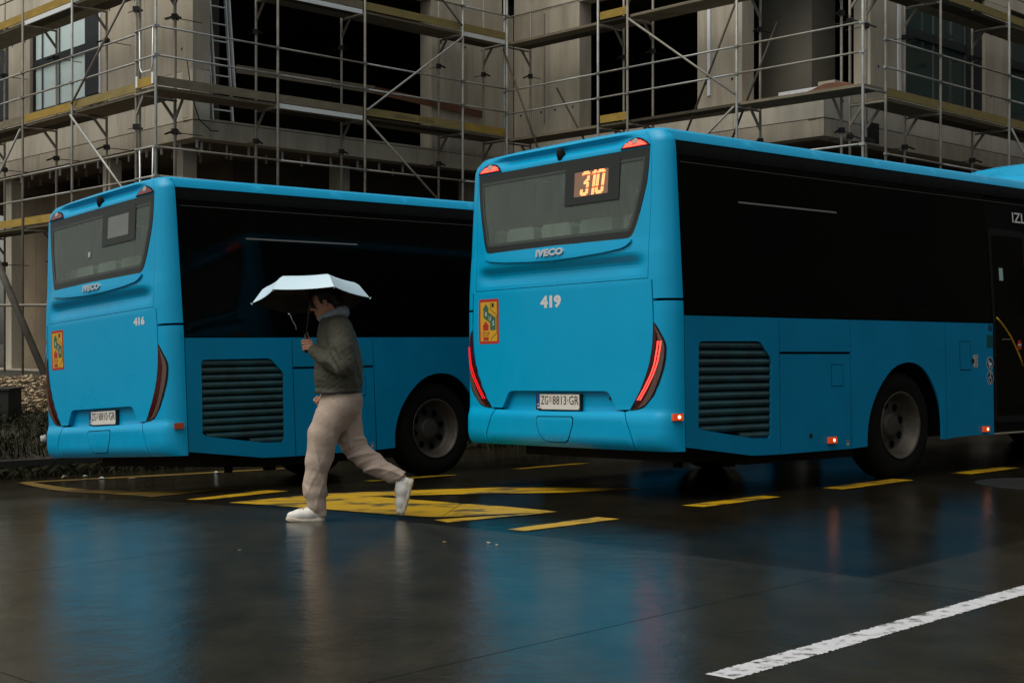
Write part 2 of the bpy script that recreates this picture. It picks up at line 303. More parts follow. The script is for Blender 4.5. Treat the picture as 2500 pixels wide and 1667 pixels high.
# concrete apron slabs in front
AO, AE, AN = Vector((-.66, 9.70)), Vector((.73, -.684)), Vector((-.684, -.73))
ap = empty('concrete_apron', (-.66, 9.7, 0), kind='structure')
def slab(a0, a1, b0, b1, far=False):
    n = 6; vs = []
    for i in range(n + 1):
        for j in range(n + 1):
            p = AO + AE * (a0 + (a1 - a0) * i / n) + AN * (b0 + (b1 - b0) * j / n); vs.append((p.x, p.y, G(p.x, p.y) + .006))
    fs = [(i * (n + 1) + j, i * (n + 1) + j + 1, (i + 1) * (n + 1) + j + 1, (i + 1) * (n + 1) + j) for i in range(n) for j in range(n)]
    rim = [i * (n + 1) for i in range(n + 1)] + [n * (n + 1) + j for j in range(1, n + 1)] + [i * (n + 1) + n for i in range(n - 1, -1, -1)] + list(range(n - 1, 0, -1))
    b0_ = len(vs); vs += [(vs[k][0], vs[k][1], vs[k][2] - .02) for k in rim]; L_ = len(rim)
    fs += [(rim[k], rim[(k + 1) % L_], b0_ + (k + 1) % L_, b0_ + k) for k in range(L_)]
    o = MB().add([Vector(v) for v in vs], fs).build('slab', M['apron'], ap, rel=ap.location)
for i in range(-4, 4):
    for j in range(4):
        slab(i * 3.25 + .003, (i + 1) * 3.25 - .003, j * 4.08 + .003, (j + 1) * 4.08 - .003)
for i in (0, 1, 2):                                    # matching slabs right of the bay
    slab(3.42 + i * 3.25 + .006, 3.42 + (i + 1) * 3.25 - .006, -4.08 + .006, -.012)
# painted markings (flat paint a few mm above the surface)
def paint(name, pts, m, label, cat, h=.004, n=10, rag=0, group=None):
    """quad strips between two edge lines pts=[(p,q),...]"""
    vs = []; fs = []
    for k in range(len(pts) - 1):
        (p0, q0), (p1, q1) = pts[k], pts[k + 1]; b = len(vs)
        for i in range(n + 1):
            f = i / n
            for a, c in ((p0, p1), (q0, q1)):
                x = a[0] + (c[0] - a[0]) * f + rnd.uniform(-rag, rag); y = a[1] + (c[1] - a[1]) * f + rnd.uniform(-rag, rag); vs.append((x, y, G(x, y) + h))
        fs += [(b + 2 * i, b + 2 * i + 1, b + 2 * i + 3, b + 2 * i + 2) for i in range(n)]
    o = MB().add(vs, fs).build(name, m)
    for p in o.data.polygons:
        if p.normal.z < 0: o.data.flip_normals(); break
    return tag(o, label, cat, group)
DG = 'yellow bay dashes beside the buses'
paint('road_dash', [((-.03, 9.30), (.07, 9.20)), ((.60, 9.96), (.74, 9.84))], M['yellow'], 'half worn away yellow dash nearest the white shoe side corner of the apron', 'road marking', rag=.008, group=DG)
paint('road_dash', [((1.27, 10.67), (1.42, 10.56)), ((2.0, 11.35), (2.13, 11.24))], M['yellow'], 'yellow dash on asphalt below the grille of bus 419', 'road marking', rag=.006, group=DG)
paint('road_dash', [((2.60, 11.94), (2.75, 11.82)), ((3.42, 12.76), (3.57, 12.62))], M['yellow'], 'yellow dash on asphalt below the rear wheel of bus 419', 'road marking', rag=.006, group=DG)
paint('road_dash', [((4.10, 13.31), (4.26, 13.18)), ((4.81, 13.96), (4.94, 13.84))], M['yellow'], 'yellow dash farthest along bus 419, beside the manhole', 'road marking', rag=.006, group=DG)
paint('road_dash', [((-2.74, 12.0), (-2.55, 11.88)), ((-2.23, 12.9), (-2.0, 12.7))], M['yellow'], 'yellow dash behind the bus 416 grille, just left of the big yellow triangle', 'road marking', rag=.006, group=DG)
paint('road_dash', [((-1.46, 13.86), (-1.34, 13.76)), ((-.7, 14.5), (-.55, 14.36))], M['yellow'], 'dull yellow dash in the shade beside bus 416 rear wheel', 'road marking', group=DG)
paint('road_dash', [((-.02, 15.2), (.1, 15.1)), ((.74, 15.98), (.88, 15.88))], M['yellow'], 'dull yellow dash seen in the dark under bus 419', 'road marking', group=DG)
tri = MB()
def tripoly(ps): tri.add([(x, y, G(x, y) + .005) for x, y in ps], [tuple(range(len(ps)))])
def strip2(p0, q0, p1, q1, n=8):
    for i in range(n):
        a, b = i / n, (i + 1) / n; L2 = lambda u, v, f: (u[0] + (v[0] - u[0]) * f, u[1] + (v[1] - u[1]) * f)
        tripoly([L2(p0, p1, a), L2(q0, q1, a), L2(q0, q1, b), L2(p0, p1, b)])
strip2((-2.29, 11.49), (-2.29, 11.49), (-.89, 10.24), (-1.59, 12.22)); strip2((-.89, 10.24), (-1.59, 12.22), (-.66, 10.09), (-1.18, 11.77))
strip2((-1.585, 12.225), (-1.175, 11.775), (-.08, 12.43), (-.84, 11.79)); strip2((-.075, 12.43), (-.835, 11.79), (1.14, 12.02), (.4, 11.78))
strip2((-.66, 10.085), (-1.175, 11.765), (-.50, 10.02), (-.39, 10.97)); strip2((-.495, 10.02), (-.385, 10.965), (.34, 10.30), (-.04, 10.685))
strip2((-.44, 9.70), (-.54, 9.86), (.335, 10.295), (.05, 10.17))
o = tri.build('bay_triangle', M['yellow'])
tag(o, 'big yellow painted triangle on the asphalt behind the walking person', 'road marking')
paint('bay_zigzag', [((-5.39, 15.53), (-5.30, 15.63)), ((-3.17, 12.50), (-3.25, 13.27)), ((-2.47, 13.44), (-2.75, 13.6))], M['yellow_old'], 'faded yellow zigzag line at the rear of bus 416', 'road marking')
paint('bay_edge_line', [((-5.40, 15.48), (-5.34, 15.62)), ((-3.92, 16.36), (-4.03, 16.50)), ((-2.6, 17.3), (-2.7, 17.4))], M['yellow_old'], 'faded brownish yellow line leading from the zigzag towards the kerb', 'road marking')
paint('lane_line', [((.715, 5.228), (.80, 5.145)), ((2.575, 7.135), (2.66, 7.053)), ((6.045, 10.735), (6.13, 10.653))], M['whitep'], 'worn solid white line across the wet foreground at lower right', 'road marking', h=.0085, n=300, rag=.007)
mh = empty('manhole', (4.52, 12.22, G(4.52, 12.22)), 'dark round manhole with a pale wet rim at the right edge of the road', 'manhole')
b = MB(); b.lathe((0, 0, .004), (0, 0, 1), [(0, .52), (.005, .51), (.005, .44), (0, .43)], 48); b.build('rim', M['cast'], mh)
b = MB(); b.lathe((0, 0, .003), (0, 0, 1), [(0, .43), (.002, .42), (.002, .001)], 40); b.build('cover', M['cast'], mh)

# ------------------------------------------------------------------ buses
def interp(tab, z):
    if z <= tab[0][0]: return tab[0][1]
    for (a, u), (b, v) in zip(tab, tab[1:]):
        if z <= b: return u + (v - u) * (z - a) / (b - a)
    return tab[-1][1]
def sstep(a, b, x): x = min(1, max(0, (x - a) / (b - a))); return x * x * (3 - 2 * x)
WT = [(.28, 1.264), (.36, 1.2645), (.45, 1.265), (1.45, 1.265), (2.70, 1.207), (2.765, 1.200), (2.80, 1.188), (2.83, 1.165), (2.86, 1.125)]
YT = [(.36, .055), (.385, .024), (.405, .006), (.43, -.006), (.47, -.014), (.60, -.014), (.635, -.009), (.655, .002), (.675, .012), (.70, .014), (1.70, .014), (1.90, .022), (2.03, .034), (2.73, .062), (2.80, .068), (2.84, .08), (2.86, .095)]
CT = [(1.70, 0), (1.735, .003), (1.765, .012), (1.795, .022), (1.82, .024), (1.845, .014), (1.868, -.006), (1.89, -.024), (1.915, -.033), (1.95, -.034), (2.03, -.031), (2.2, -.021), (2.45, -.008), (2.70, 0)]
BT = [(2.745, 0), (2.765, .004), (2.785, .022), (2.80, .038), (2.815, .044), (2.832, .032), (2.848, .002), (2.86, -.02)]
UC, UL, YS = 1.11, .28, .2
def S(u, z):
    W = interp(WT, z); sg = 1 if u >= 0 else -1; a = abs(u); xe = W - .155
    if a <= UC:
        x = a if a < .9 else .9 + (a - .9) * (xe - .9) / (UC - .9)
        y = interp(YT, z) + .012 * (x / 1.1) ** 2 + interp(CT, z) * (1 - sstep(.86 + .10 * sstep(2.0, 2.5, z), 1.06, x)) + interp(BT, z) * (1 - sstep(.6, .98, x))
    elif a <= UC + UL:
        th = (a - UC) / UL * math.pi / 2; ye = interp(YT, z) + .012 * (xe / 1.1) ** 2
        x = xe + .155 * math.sin(th); y = ye + (YS - ye) * (1 - math.cos(th))
    else: x = W; y = YS + a - UC - UL
    return Vector((sg * x, y, z))
def SN(u, z):
    e = .002; du = S(u + e, z) - S(u - e, z); dz = S(u, z + e) - S(u, z - e); return du.cross(dz).normalized()
def U(y): return y - YS + UC + UL
def inpoly(x, y, P):
    c = False; n = len(P); j = n - 1
    for i in range(n):
        xi, yi = P[i]; xj, yj = P[j]
        if (yi > y) != (yj > y) and x < (xj - xi) * (y - yi) / (yj - yi) + xi: c = not c
        j = i
    return c
def dens(P, step):
    o = []
    for i in range(len(P)):
        a, b = P[i], P[(i + 1) % len(P)]; d = math.hypot(b[0] - a[0], b[1] - a[1]); k = max(1, int(math.ceil(d / step)))
        o += [(a[0] + (b[0] - a[0]) * q / k, a[1] + (b[1] - a[1]) * q / k) for q in range(k)]
    return o
def patch(name, P, m, parent, off=0, depth=.014, su=.07, sz=.05, hole=None, label=None, bx=None):
    loops = [dens(P, min(su, .09))] + ([dens(hole, min(su, .06))] if hole else [])
    pts = []; ed = []
    for lp in loops:
        b = len(pts); pts += lp; ed += [(b + i, b + (i + 1) % len(lp)) for i in range(len(lp))]
    B = np.array(pts)
    x0, z0 = B.min(0); x1, z1 = B.max(0)
    nx, nz_ = int((x1 - x0) / su), int((z1 - z0) / sz)
    for i in range(1, nx + 1):
        for j in range(1, nz_ + 1):
            x, z = x0 + (x1 - x0) * i / (nx + 1), z0 + (z1 - z0) * j / (nz_ + 1)
            if not inpoly(x, z, loops[0]) or (hole and inpoly(x, z, loops[1])): continue
            d = np.abs(B - (x, z)) / (su * .4, sz * .4)
            if (np.hypot(d[:, 0], d[:, 1]) < 1).any(): continue
            pts.append((x, z))
    r = delaunay_2d_cdt([Vector(p) for p in pts], ed, [], 0, 1e-6)
    V2 = r[0]; fs = []
    for f in r[2]:
        cx = sum(V2[i].x for i in f) / len(f); cz = sum(V2[i].y for i in f) / len(f)
        if inpoly(cx, cz, loops[0]) and not (hole and inpoly(cx, cz, loops[1])): fs.append(tuple(f))
    nn = [SN(v.x, v.y) for v in V2]; nsurf = None; vs = [S(v.x, v.y) + n * off for v, n in zip(V2, nn)]
    ok = []
    for f in fs:
        fn = (vs[f[1]] - vs[f[0]]).cross(vs[f[2]] - vs[f[0]])
        if fn.length > 1e-9: ok.append(f if fn.dot(nn[f[0]]) > 0 else f[::-1])
    fs = ok
    nsurf = len(fs)
    if depth:
        for lp in loops:
            b = len(vs); n = len(lp)
            q = [(S(*p), SN(*p)) for p in lp]
            vs += [p + k * off for p, k in q] + [p + k * (off - depth) for p, k in q]
            fs += [(b + i, b + (i + 1) % n, b + n + (i + 1) % n, b + n + i) for i in range(n)]
    me = bpy.data.meshes.new(name); me.from_pydata([tuple(v) for v in vs], [], fs); me.materials.append(m)
    me.polygons.foreach_set('use_smooth', [True] * len(fs))
    cn = []
    for i, f in enumerate(fs):
        if i < nsurf: cn += [tuple(nn[k]) for k in f]
        else:
            q = (vs[f[1]] - vs[f[0]]).cross(vs[f[3]] - vs[f[0]]); q = tuple(q.normalized()) if q.length > 1e-12 else (0, 0, 1); cn += [q] * 4
    me.normals_split_custom_set(cn)
    return tag(link(bpy.data.objects.new(name, me), parent), label)
def surf_print(name, key, x0, z0, x1, z1, m, parent, off, side=False, depth=0, mirror=False):
    v, f = TXT[key]; vs = []
    for a, b_ in v:
        u = x0 + (x1 - x0) * a; u = U(u) if side else u; z = z0 + (z1 - z0) * b_; vs.append(tuple(S(u, z) + SN(u, z) * off))
    fs = [tuple(q) for q in f]
    if depth:                                      # raised letters: side walls from the boundary edges
        cnt = {}
        for q in fs:
            for i in range(len(q)):
                e = (q[i], q[(i + 1) % len(q)]); cnt[e] = 1
        b0 = len(vs); vs += [tuple(S(x0 + (x1 - x0) * a, z0 + (z1 - z0) * c) + SN(x0 + (x1 - x0) * a, z0 + (z1 - z0) * c) * (off - depth)) for a, c in v]
        fs += [(e[0], e[1], e[1] + b0, e[0] + b0) for e in cnt if (e[1], e[0]) not in cnt]
    return raw(name, vs, fs, m, parent, smooth=False)
def X2U(x, z):
    xe = interp(WT, z) - .155; a = abs(x); u = a if a < .9 else .9 + (a - .9) * (UC - .9) / (xe - .9)
    return math.copysign(min(u, UC - .004), x)
TAIL_I = [(.687, .849), (.761, .905), (.847, .966), (.957, 1.025), (1.058, 1.066), (1.175, 1.094), (1.276, 1.104), (1.364, 1.106)]
TAIL_O = [(1.364, 1.108), (1.335, 1.135), (1.30, 1.160), (1.223, 1.206), (1.156, 1.219), (1.056, 1.207), (.956, 1.177), (.855, 1.128), (.771, 1.066), (.711, .993), (.688, .92), (.684, .88)]
GLASS_R = [(1.046, 2.725), (1.042, 2.61), (1.024, 2.46), (.994, 2.34), (.952, 2.19), (.915, 2.09), (.885, 2.045), (.85, 2.03)]
GLASS = GLASS_R + [(.4, 2.033), (0, 2.036), (-.4, 2.033)] + [(-x, z) for x, z in GLASS_R[::-1]]
STRIP = [(.845, 2.022), (.4, 2.025), (0, 2.028), (-.4, 2.025), (-.845, 2.022), (-.90, 2.015), (-.90, 1.998), (-.86, 1.968), (-.80, 1.950), (-.6, 1.931), (-.3, 1.917), (0, 1.913), (.3, 1.917), (.6, 1.931), (.80, 1.950), (.86, 1.968), (.90, 1.998), (.90, 2.015)]
GRILLE = [(.362, 1.196), (.386, 1.217), (1.066, 1.222), (1.105, 1.208), (1.222, 1.092), (1.232, 1.065), (1.214, .462), (1.188, .438), (.99, .443), (.386, .530), (.348, .556)]
ARCH = [(2.516, .315), (2.527, .479), (2.584, .647), (2.687, .802), (2.824, .933), (2.962, 1.012), (3.123, 1.044), (3.286, 1.028), (3.426, .955), (3.542, .83), (3.625, .691), (3.66, .538), (3.668, .336)]
def smooth_line(P, k=4):
    o = []
    for i in range(len(P) - 1):
        a, b, c, d = P[max(i - 1, 0)], P[i], P[i + 1], P[min(i + 2, len(P) - 1)]
        for j in range(k):
            t = j / k; o.append(tuple(.5 * (2 * b[q] + (c[q] - a[q]) * t + (2 * a[q] - 5 * b[q] + 4 * c[q] - d[q]) * t * t + (3 * b[q] - a[q] - 3 * c[q] + d[q]) * t ** 3) for q in (0, 1)))
    return o + [P[-1]]
ARCH = smooth_line(ARCH); TAIL_O = smooth_line(TAIL_O, 3); GLASS_R = [(X2U(x, z), z) for x, z in smooth_line(GLASS_R, 3)]; GLASS = GLASS_R + [(.4, 2.033), (0, 2.036), (-.4, 2.033)] + [(-x, z) for x, z in GLASS_R[::-1]]
DIG = {'3': ('.####.', '######', '##..##', '....##', '....##', '...###', '..###.', '..####', '....##', '....##', '....##', '##..##', '##..##', '######', '.####.'),
       '1': ('..##', '.###', '####', '..##', '..##', '..##', '..##', '..##', '..##', '..##', '..##', '..##', '..##', '..##', '..##'),
       '0': ('.####.', '######', '##..##', '##..##', '##..##', '##..##', '##..##', '##..##', '##..##', '##..##', '##..##', '##..##', '##..##', '######', '.####.')}
def quadS(b, x0, x1, z0, z1, off, side=False):
    us = (U(x0), U(x1)) if side else (x0, x1)
    q = [(us[0], z0), (us[1], z0), (us[1], z1), (us[0], z1)]; b.add([S(*p) + SN(*p) * off for p in q], [(0, 1, 2, 3)])
def polyS(name, P, m, parent, off, side=False):
    P2 = [(U(a), b) for a, b in P] if side else P
    return patch(name, P2, m, parent, off, 0, su=.12, sz=.12)
def rrect(x0, x1, z0, z1, r, k=3):
    o = []
    for cx, cz, a in ((x1 - r, z1 - r, 0), (x0 + r, z1 - r, 90), (x0 + r, z0 + r, 180), (x1 - r, z0 + r, 270)):
        o += [(cx + r * math.cos(R(a + 90 * i / k)), cz + r * math.sin(R(a + 90 * i / k))) for i in range(k + 1)]
    return o
def ell(cx, cz, a, b, n=20): return [(cx + a * math.cos(2 * math.pi * i / n), cz + b * math.sin(2 * math.pi * i / n)) for i in range(n)]
def rot_bus(yaw, pitch, roll):
    return Matrix.Rotation(-R(yaw), 3, 'Z') @ Matrix.Rotation(R(pitch), 3, 'X') @ Matrix.Rotation(R(roll), 3, 'Y')

def make_bus(loc, ypr, number, numbox, plate, lit, label):
    r = empty('city_bus', loc, label, 'bus', 'blue city buses parked at the stop', mat3=rot_bus(*ypr))
    BL, BS = M['blue'], M['blueside']
    # --- rear
    ti = [(interp(TAIL_I, z), z) for z in np.linspace(.69, 1.36, 14)]
    half = [(a - .006, z) for a, z in ti] + [(1.099, 1.692), (1.090, 1.7035)]
    P = half + [(-a, z) for a, z in half[::-1]]
    notch = [(-.70, .69), (-.645, .775), (-.622, .812), (-.595, .829), (-.56, .835), (.56, .835), (.595, .829), (.622, .812), (.645, .775), (.70, .69)]
    ha = patch('engine_hatch', P + notch, BL, r, 0, .055)
    rp = patch('plate_recess', [(-.74, .672), (.74, .672), (.66, .86), (-.66, .86)], BL, r, -.05, .002)
    patch('lock', ell(.585, .776, .014, .016, 10), M['ink'], rp, -.045, .01, .03, .03)
    bm_ = patch('bumper', [(-.787, .674), (-.4, .668), (0, .665), (.4, .668), (.787, .674), (.80, .655), (.885, .47), (.89, .44), (.884, .372), (-.884, .372), (-.89, .44), (-.885, .47), (-.80, .655)], BL, r, 0, .02, .06, .03)
    fl = [(-.205, .618), (.205, .622), (.222, .603), (.219, .56), (.18, .475), (.155, .437), (.12, .42), (-.09, .42), (-.13, .435), (-.178, .475), (-.21, .545), (-.22, .60)]
    g_ = [(x * 1.04, .52 + (z - .52) * 1.08) for x, z in fl]
    patch('flap_gap', g_, M['gap'], bm_, .001, 0); patch('tow_flap', fl, BL, bm_, .003, .002)
    for sg in (1, -1):
        f = lambda L: [(sg * a, z) for a, z in L]
        P = [(.80, .674), (.855, .686)] + [(a + .006, z) for a, z in ti[1:]] + [(1.112, 1.528), (UC + UL - .004, 1.528), (UC + UL - .004, .372), (.897, .372), (.902, .44), (.897, .472), (.812, .655)]
        patch('lower_corner_panel', f(P), BL, r, 0, .018, .05, .05)
        P = [(1.068, 1.702), (1.112, 1.69), (1.112, 1.548), (UC + UL - .004, 1.548), (UC + UL - .004, 2.86), (1.122, 2.86), (1.122, 2.45), (1.079, 2.0)]
        patch('upper_corner_panel', f(P), BL, r, 0, .018, .05, .05)
        lens = [(a + .002, z) for z, a in TAIL_I] + [(a, z) for z, a in TAIL_O]
        tl = patch('tail_light', f([(a + (.010 if a > 1.08 else .004), z) for a, z in lens]), M['black'], r, .003, .016, .04, .04)
        mid = [(interp(TAIL_I, z) * .42 + interp(sorted((p[0], p[1]) for p in TAIL_O), z) * .58, z) for z in np.linspace(.70, 1.315, 14)]
        patch('lens', f([(a + .004, z) for z, a in TAIL_I if z > .69] + [(1.115, 1.345)] + mid[::-1]), M['lens'], tl, .008, .006, .04, .04)
        patch('smoked_lens', f(mid + [(1.118, 1.345)] + [(a - .008, z + (.008 if z < .72 else 0)) for z, a in TAIL_O[1:]]), M['lens_sm'], tl, .0065, .006, .04, .04)
        if lit or True:
            for k, dx in enumerate((0, .026)):
                pts = [(interp(TAIL_I, z) + .028 + .030 * sstep(.75, 1.05, z) + dx, z) for z in np.linspace(.765, 1.22, 16)]
                if lit:
                    w_ = .006; pp = [(a - w_, z) for a, z in pts] + [(a + w_, z) for a, z in pts[::-1]]
                    patch('light_strip', f(pp), M['red_on'] if sg > 0 else M['red_dim'], tl, .0105, .003, .03, .05)
        tl_pts = [(X2U(x_, z_), z_) for x_, z_ in ((.743, 2.741), (.773, 2.773), (.82, 2.8), (.872, 2.813), (.913, 2.814), (.964, 2.80), (1.01, 2.776), (1.046, 2.747), (1.047, 2.741))]
        hb = patch('top_light', f([(.9 + (x - .9) * 1.04, 2.775 + (z - 2.775) * 1.1 - .001) for x, z in tl_pts]), M['black'], r, .010, .03, .04, .03)
        patch('lens', f([(.9 + (x - .9) * .9, 2.772 + (z - 2.775) * .78) for x, z in tl_pts]), M['toplit'] if lit else M['lens_off'], hb, .013, .003, .04, .03)
        if lit:
            P_ = [(.9 + (x - .9) * .82, 2.771 + (z - 2.775) * .70) for x, z in tl_pts]; d_ = MB()
            for i in range(16):
                for j in range(6):
                    x, z = .755 + i * .0205 + (j % 2) * .01, 2.744 + j * .0125
                    if inpoly(x, z, P_) and math.hypot((x - .9) / .044, (z - 2.787) / .026) > 1: quadS(d_, *sorted((sg * (x - .0055), sg * (x + .0055))), z - .0042, z + .0042, .0155)
            d_.build('led_dots', M['red_led'], hb, kind='stuff')
        patch('clear_disc', f(ell(.9, 2.787, .038, .021, 14)), M['lens_disc'], hb, .0145, .003, .03, .03)
    fr_ = patch('rear_window_surround', [(1.062, 1.7085), (1.075, 2.0), (1.118, 2.45), (1.118, 2.86), (-1.118, 2.86), (-1.118, 2.45), (-1.075, 2.0), (-1.062, 1.7085)], BL, r, 0, .02, .045, .012, hole=[(x * 1.006, 2.38 + (z - 2.38) * 1.01) for x, z in GLASS])
    bs = patch('badge_strip', STRIP, BL, r, .020, .04, .05, .016)
    surf_print('badge', 'IVECO', -.185, 1.946, .153, 2.006, M['silver'], bs, .032, depth=.012)
    rw = patch('rear_window', GLASS, M['fog'], r, -.003, .004, .08, .06)
    inner = [(X2U(x * .955, z), z) for x, z in ((1.046, 2.655), (1.042, 2.58), (1.024, 2.45), (.994, 2.33), (.955, 2.19), (.93, 2.115), (.90, 2.085), (-.90, 2.085), (-.93, 2.115), (-.955, 2.19), (-.994, 2.33), (-1.024, 2.45), (-1.042, 2.58), (-1.046, 2.655))]
    inner2 = [(x * .975, 2.40 + (z - 2.40) * .925) for x, z in inner]
    patch('window_border', GLASS, M['frit'], rw, .002, 0, .08, .06, hole=inner); patch('window_border', inner, M['frit2'], rw, .002, 0, .08, .06, hole=inner2)
    ds = patch('route_display', rrect(.105, .735, 2.35, 2.68, .004), M['frit'], r, .006, .003, .1, .1, hole=rrect(.215, .61, 2.41, 2.615, .003))
    patch('display_panel', rrect(.217, .608, 2.412, 2.613, .003), M['panel_lit'] if lit else M['panel'], ds, .0062, .004, .1, .1)
    if lit:
        b1, b2 = MB(), MB(); x = .300; px, pz = .0158, .0132
        for ch in '310':
            wd = len(DIG[ch][0])
            for i, row in enumerate(DIG[ch]):
                for j, c in enumerate(row):
                    if c != '#': continue
                    sl = (7 - i) * .0016
                    z1 = 2.612 - i * pz; quadS(b2 if i in (2, 10) else b1, x + j * px + sl, x + (j + .86) * px + sl, z1 - pz * .84, z1, .009)
            x += (wd + .55) * px
        b1.build('route_number', M['led'], ds, kind='stuff'); b2.build('dim_led_rows', M['led_dim'], ds, kind='stuff')
    else:
        quadb = MB(); quadS(quadb, -.17, -.12, 2.28, 2.33, .004); quadb.build('window_sticker', M['paper'], r)
    b = MB(); c = S(.02, 2.80); b.lathe((c.x, c.y - .030, 2.795), (0, -.35, 1), [(-.060, .001), (-.055, .026), (-.034, .037), (0, .038), (.032, .029), (.052, .014), (.058, .001)], 18)
    b.build('reversing_camera', M['black'], r, smooth=True)
    # numbers and stickers
    surf_print('fleet_number', number, *numbox, M['print'], r, .0015)
    sx, sz = -1.018, 1.243; st = polyS('bus_stop_sticker', rrect(sx, sx + .28, sz, sz + .39, .02), M['stk_red'], r, .0015)
    X = lambda a: sx + .28 * a; Z = lambda b_: sz + .39 * (1 - b_)
    Q = lambda L: [(X((px - 440) / 390), Z((py - 710) / 852)) for px, py in L]
    polyS('yellow_field', Q([(472, 765), (795, 765), (800, 1515), (475, 1515)]), M['stk_yel'], st, .0022)
    polyS('green_arrow', Q([(585, 800), (645, 900), (632, 905), (632, 960), (768, 1065), (768, 1305), (665, 1305), (665, 1165), (535, 1060), (535, 905), (520, 905)]), M['stk_grn'], st, .003)
    polyS('red_arrow', Q([(580, 1130), (645, 1225), (632, 1228), (632, 1305), (527, 1305), (527, 1228), (515, 1225)]), M['stk_red'], st, .003)
    polyS('red_block', Q([(530, 1432), (633, 1432), (633, 1502), (530, 1502)]), M['stk_red'], st, .003)
    polyS('black_line', Q([(676, 780), (684, 780), (684, 915), (788, 1010), (790, 1370), (690, 1475), (688, 1500), (681, 1500), (682, 1472), (782, 1365), (780, 1015), (676, 920)]), M['ink'], st, .003)
    polyS('black_tab', Q([(698, 790), (738, 790), (738, 868), (698, 868)]), M['ink'], st, .003)
    for ch, (x0, y0, x1, y1) in (('B', (573, 955, 605, 1035)), ('U', (642, 1040, 680, 1125)), ('S', (710, 1130, 745, 1215))):
        surf_print('letter', ch, X((x0 - 440) / 390), Z((y1 - 710) / 852), X((x1 - 440) / 390), Z((y0 - 710) / 852), M['print'], st, .0038)
    surf_print('letter', 'STOP', X((508 - 440) / 390), Z((1418 - 710) / 852), X((650 - 440) / 390), Z((1332 - 710) / 852), M['stk_red'], st, .003)
    pb = patch('number_plate', rrect(-.272, .272, .677, .812, .006), M['ink'], r, -.014, .03, .2, .1)
    polyS('plate_face', rrect(-.255, .262, .692, .806, .004), M['white'], pb, -.0125); polyS('blue_band', [(-.26, .70), (-.222, .70), (-.222, .806), (-.26, .806)], M['euro'], pb, -.0118)
    surf_print('plate_text', 'HR', -.255, .712, -.227, .730, M['print'], pb, -.0108)
    surf_print('plate_text', 'ZG', -.205, .722, -.115, .794, M['ink'], pb, -.0108); surf_print('plate_text', plate, -.060, .722, .255, .794, M['ink'], pb, -.0108)
    polyS('plate_crest', [(-.103, .79), (-.075, .79), (-.075, .75), (-.089, .735), (-.103, .75)], M['crest'], pb, -.0108)
    b = MB(); quadS(b, -.20, .255, .683, .692, -.0122); b.build('plate_holder_strip', M['white'], pb)
    b = MB(); b.tube([(-1.08, .09, .41), (-1.08, .6, .41)], .05, 12); b.build('exhaust', M['chassis'], r)
    # --- right side, below the waist
    zt = 1.414
    sidey = lambda L: [(U(a), z) for a, z in L]
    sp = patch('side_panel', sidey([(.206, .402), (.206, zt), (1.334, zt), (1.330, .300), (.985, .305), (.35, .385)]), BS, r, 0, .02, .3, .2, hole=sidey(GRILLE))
    gr = patch('grille', sidey([(a + (.02 if a > .7 else -.02), z + (.02 if z > .9 else -.02)) for a, z in GRILLE]), M['gap'], r, -.075, .002, .3, .2)
    for k in range(12):
        zc = 1.1835 - k * .0655
        ys = [a + (b_ - a) * (zc - za) / (zb - za) for (a, za), (b_, zb) in zip(GRILLE, GRILLE[1:] + GRILLE[:1]) if (za - zc) * (zb - zc) < 0]
        if len(ys) < 2: continue
        y0, y1 = min(ys) - .004, max(ys) + .004; b = MB()
        prof = [(-.060, .034), (-.034, .034), (-.012, .022), (-.004, .004), (-.008, -.012), (-.020, -.022), (-.038, -.004), (-.060, .012)]
        n = len(prof); vs = [(1.262 + a, y, zc + c) for y in (y0, y1) for a, c in prof]
        b.add(vs, [(i, (i + 1) % n, n + (i + 1) % n, n + i) for i in range(n)] + [tuple(range(n)), tuple(range(2 * n - 1, n - 1, -1))]); b.build('slat', M['slat'], gr)
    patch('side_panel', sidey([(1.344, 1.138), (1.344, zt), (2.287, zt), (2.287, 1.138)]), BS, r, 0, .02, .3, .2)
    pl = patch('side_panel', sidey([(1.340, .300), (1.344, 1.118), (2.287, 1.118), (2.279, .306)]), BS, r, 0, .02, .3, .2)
    patch('flap_gap', sidey(rrect(2.018, 2.184, .842, 1.032, .012)), M['gap'], pl, .001, 0, .2, .2); patch('fuel_flap', sidey(rrect(2.023, 2.179, .848, 1.027, .01)), BS, pl, .002, .001, .2, .2)
    patch('lock', sidey(ell(1.728, .436, .02, .022, 12)), M['ink'], pl, .004, .004, .1, .1)
    b = MB(); quadS(b, 2.215, 2.25, .335, .382, .002, True); b.build('small_label', M['paper'], pl); b = MB(); quadS(b, 2.222, 2.243, .362, .376, .003, True); b.build('label_print', M['ink'], pl)
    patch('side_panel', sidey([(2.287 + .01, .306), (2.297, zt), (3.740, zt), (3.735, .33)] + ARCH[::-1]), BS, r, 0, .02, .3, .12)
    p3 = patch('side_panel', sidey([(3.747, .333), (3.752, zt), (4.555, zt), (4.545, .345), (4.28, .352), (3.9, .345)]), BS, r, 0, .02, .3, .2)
    patch('flap_gap', sidey(rrect(3.975, 4.163, .966, 1.24, .012)), M['gap'], p3, .001, 0, .2, .2); patch('fuel_flap', sidey(rrect(3.981, 4.157, .973, 1.234, .01)), BS, p3, .002, .001, .2, .2)
    tg = polyS('white_notice', [(4.205, .995), (4.280, .992), (4.283, 1.116), (4.205, 1.112), (4.196, 1.085), (4.196, 1.025)], M['paper'], p3, .002, True)
    polyS('black_knob', ell(4.197, 1.052, .022, .026, 12), M['ink'], tg, .003, True)
    for zz in (1.095, 1.065, 1.035, 1.01): polyS('notice_line', [(4.235, zz), (4.268, zz), (4.268, zz + .006), (4.235, zz + .006)], M['stk_red'] if zz < 1.02 else M['ink'], tg, .0028, True)
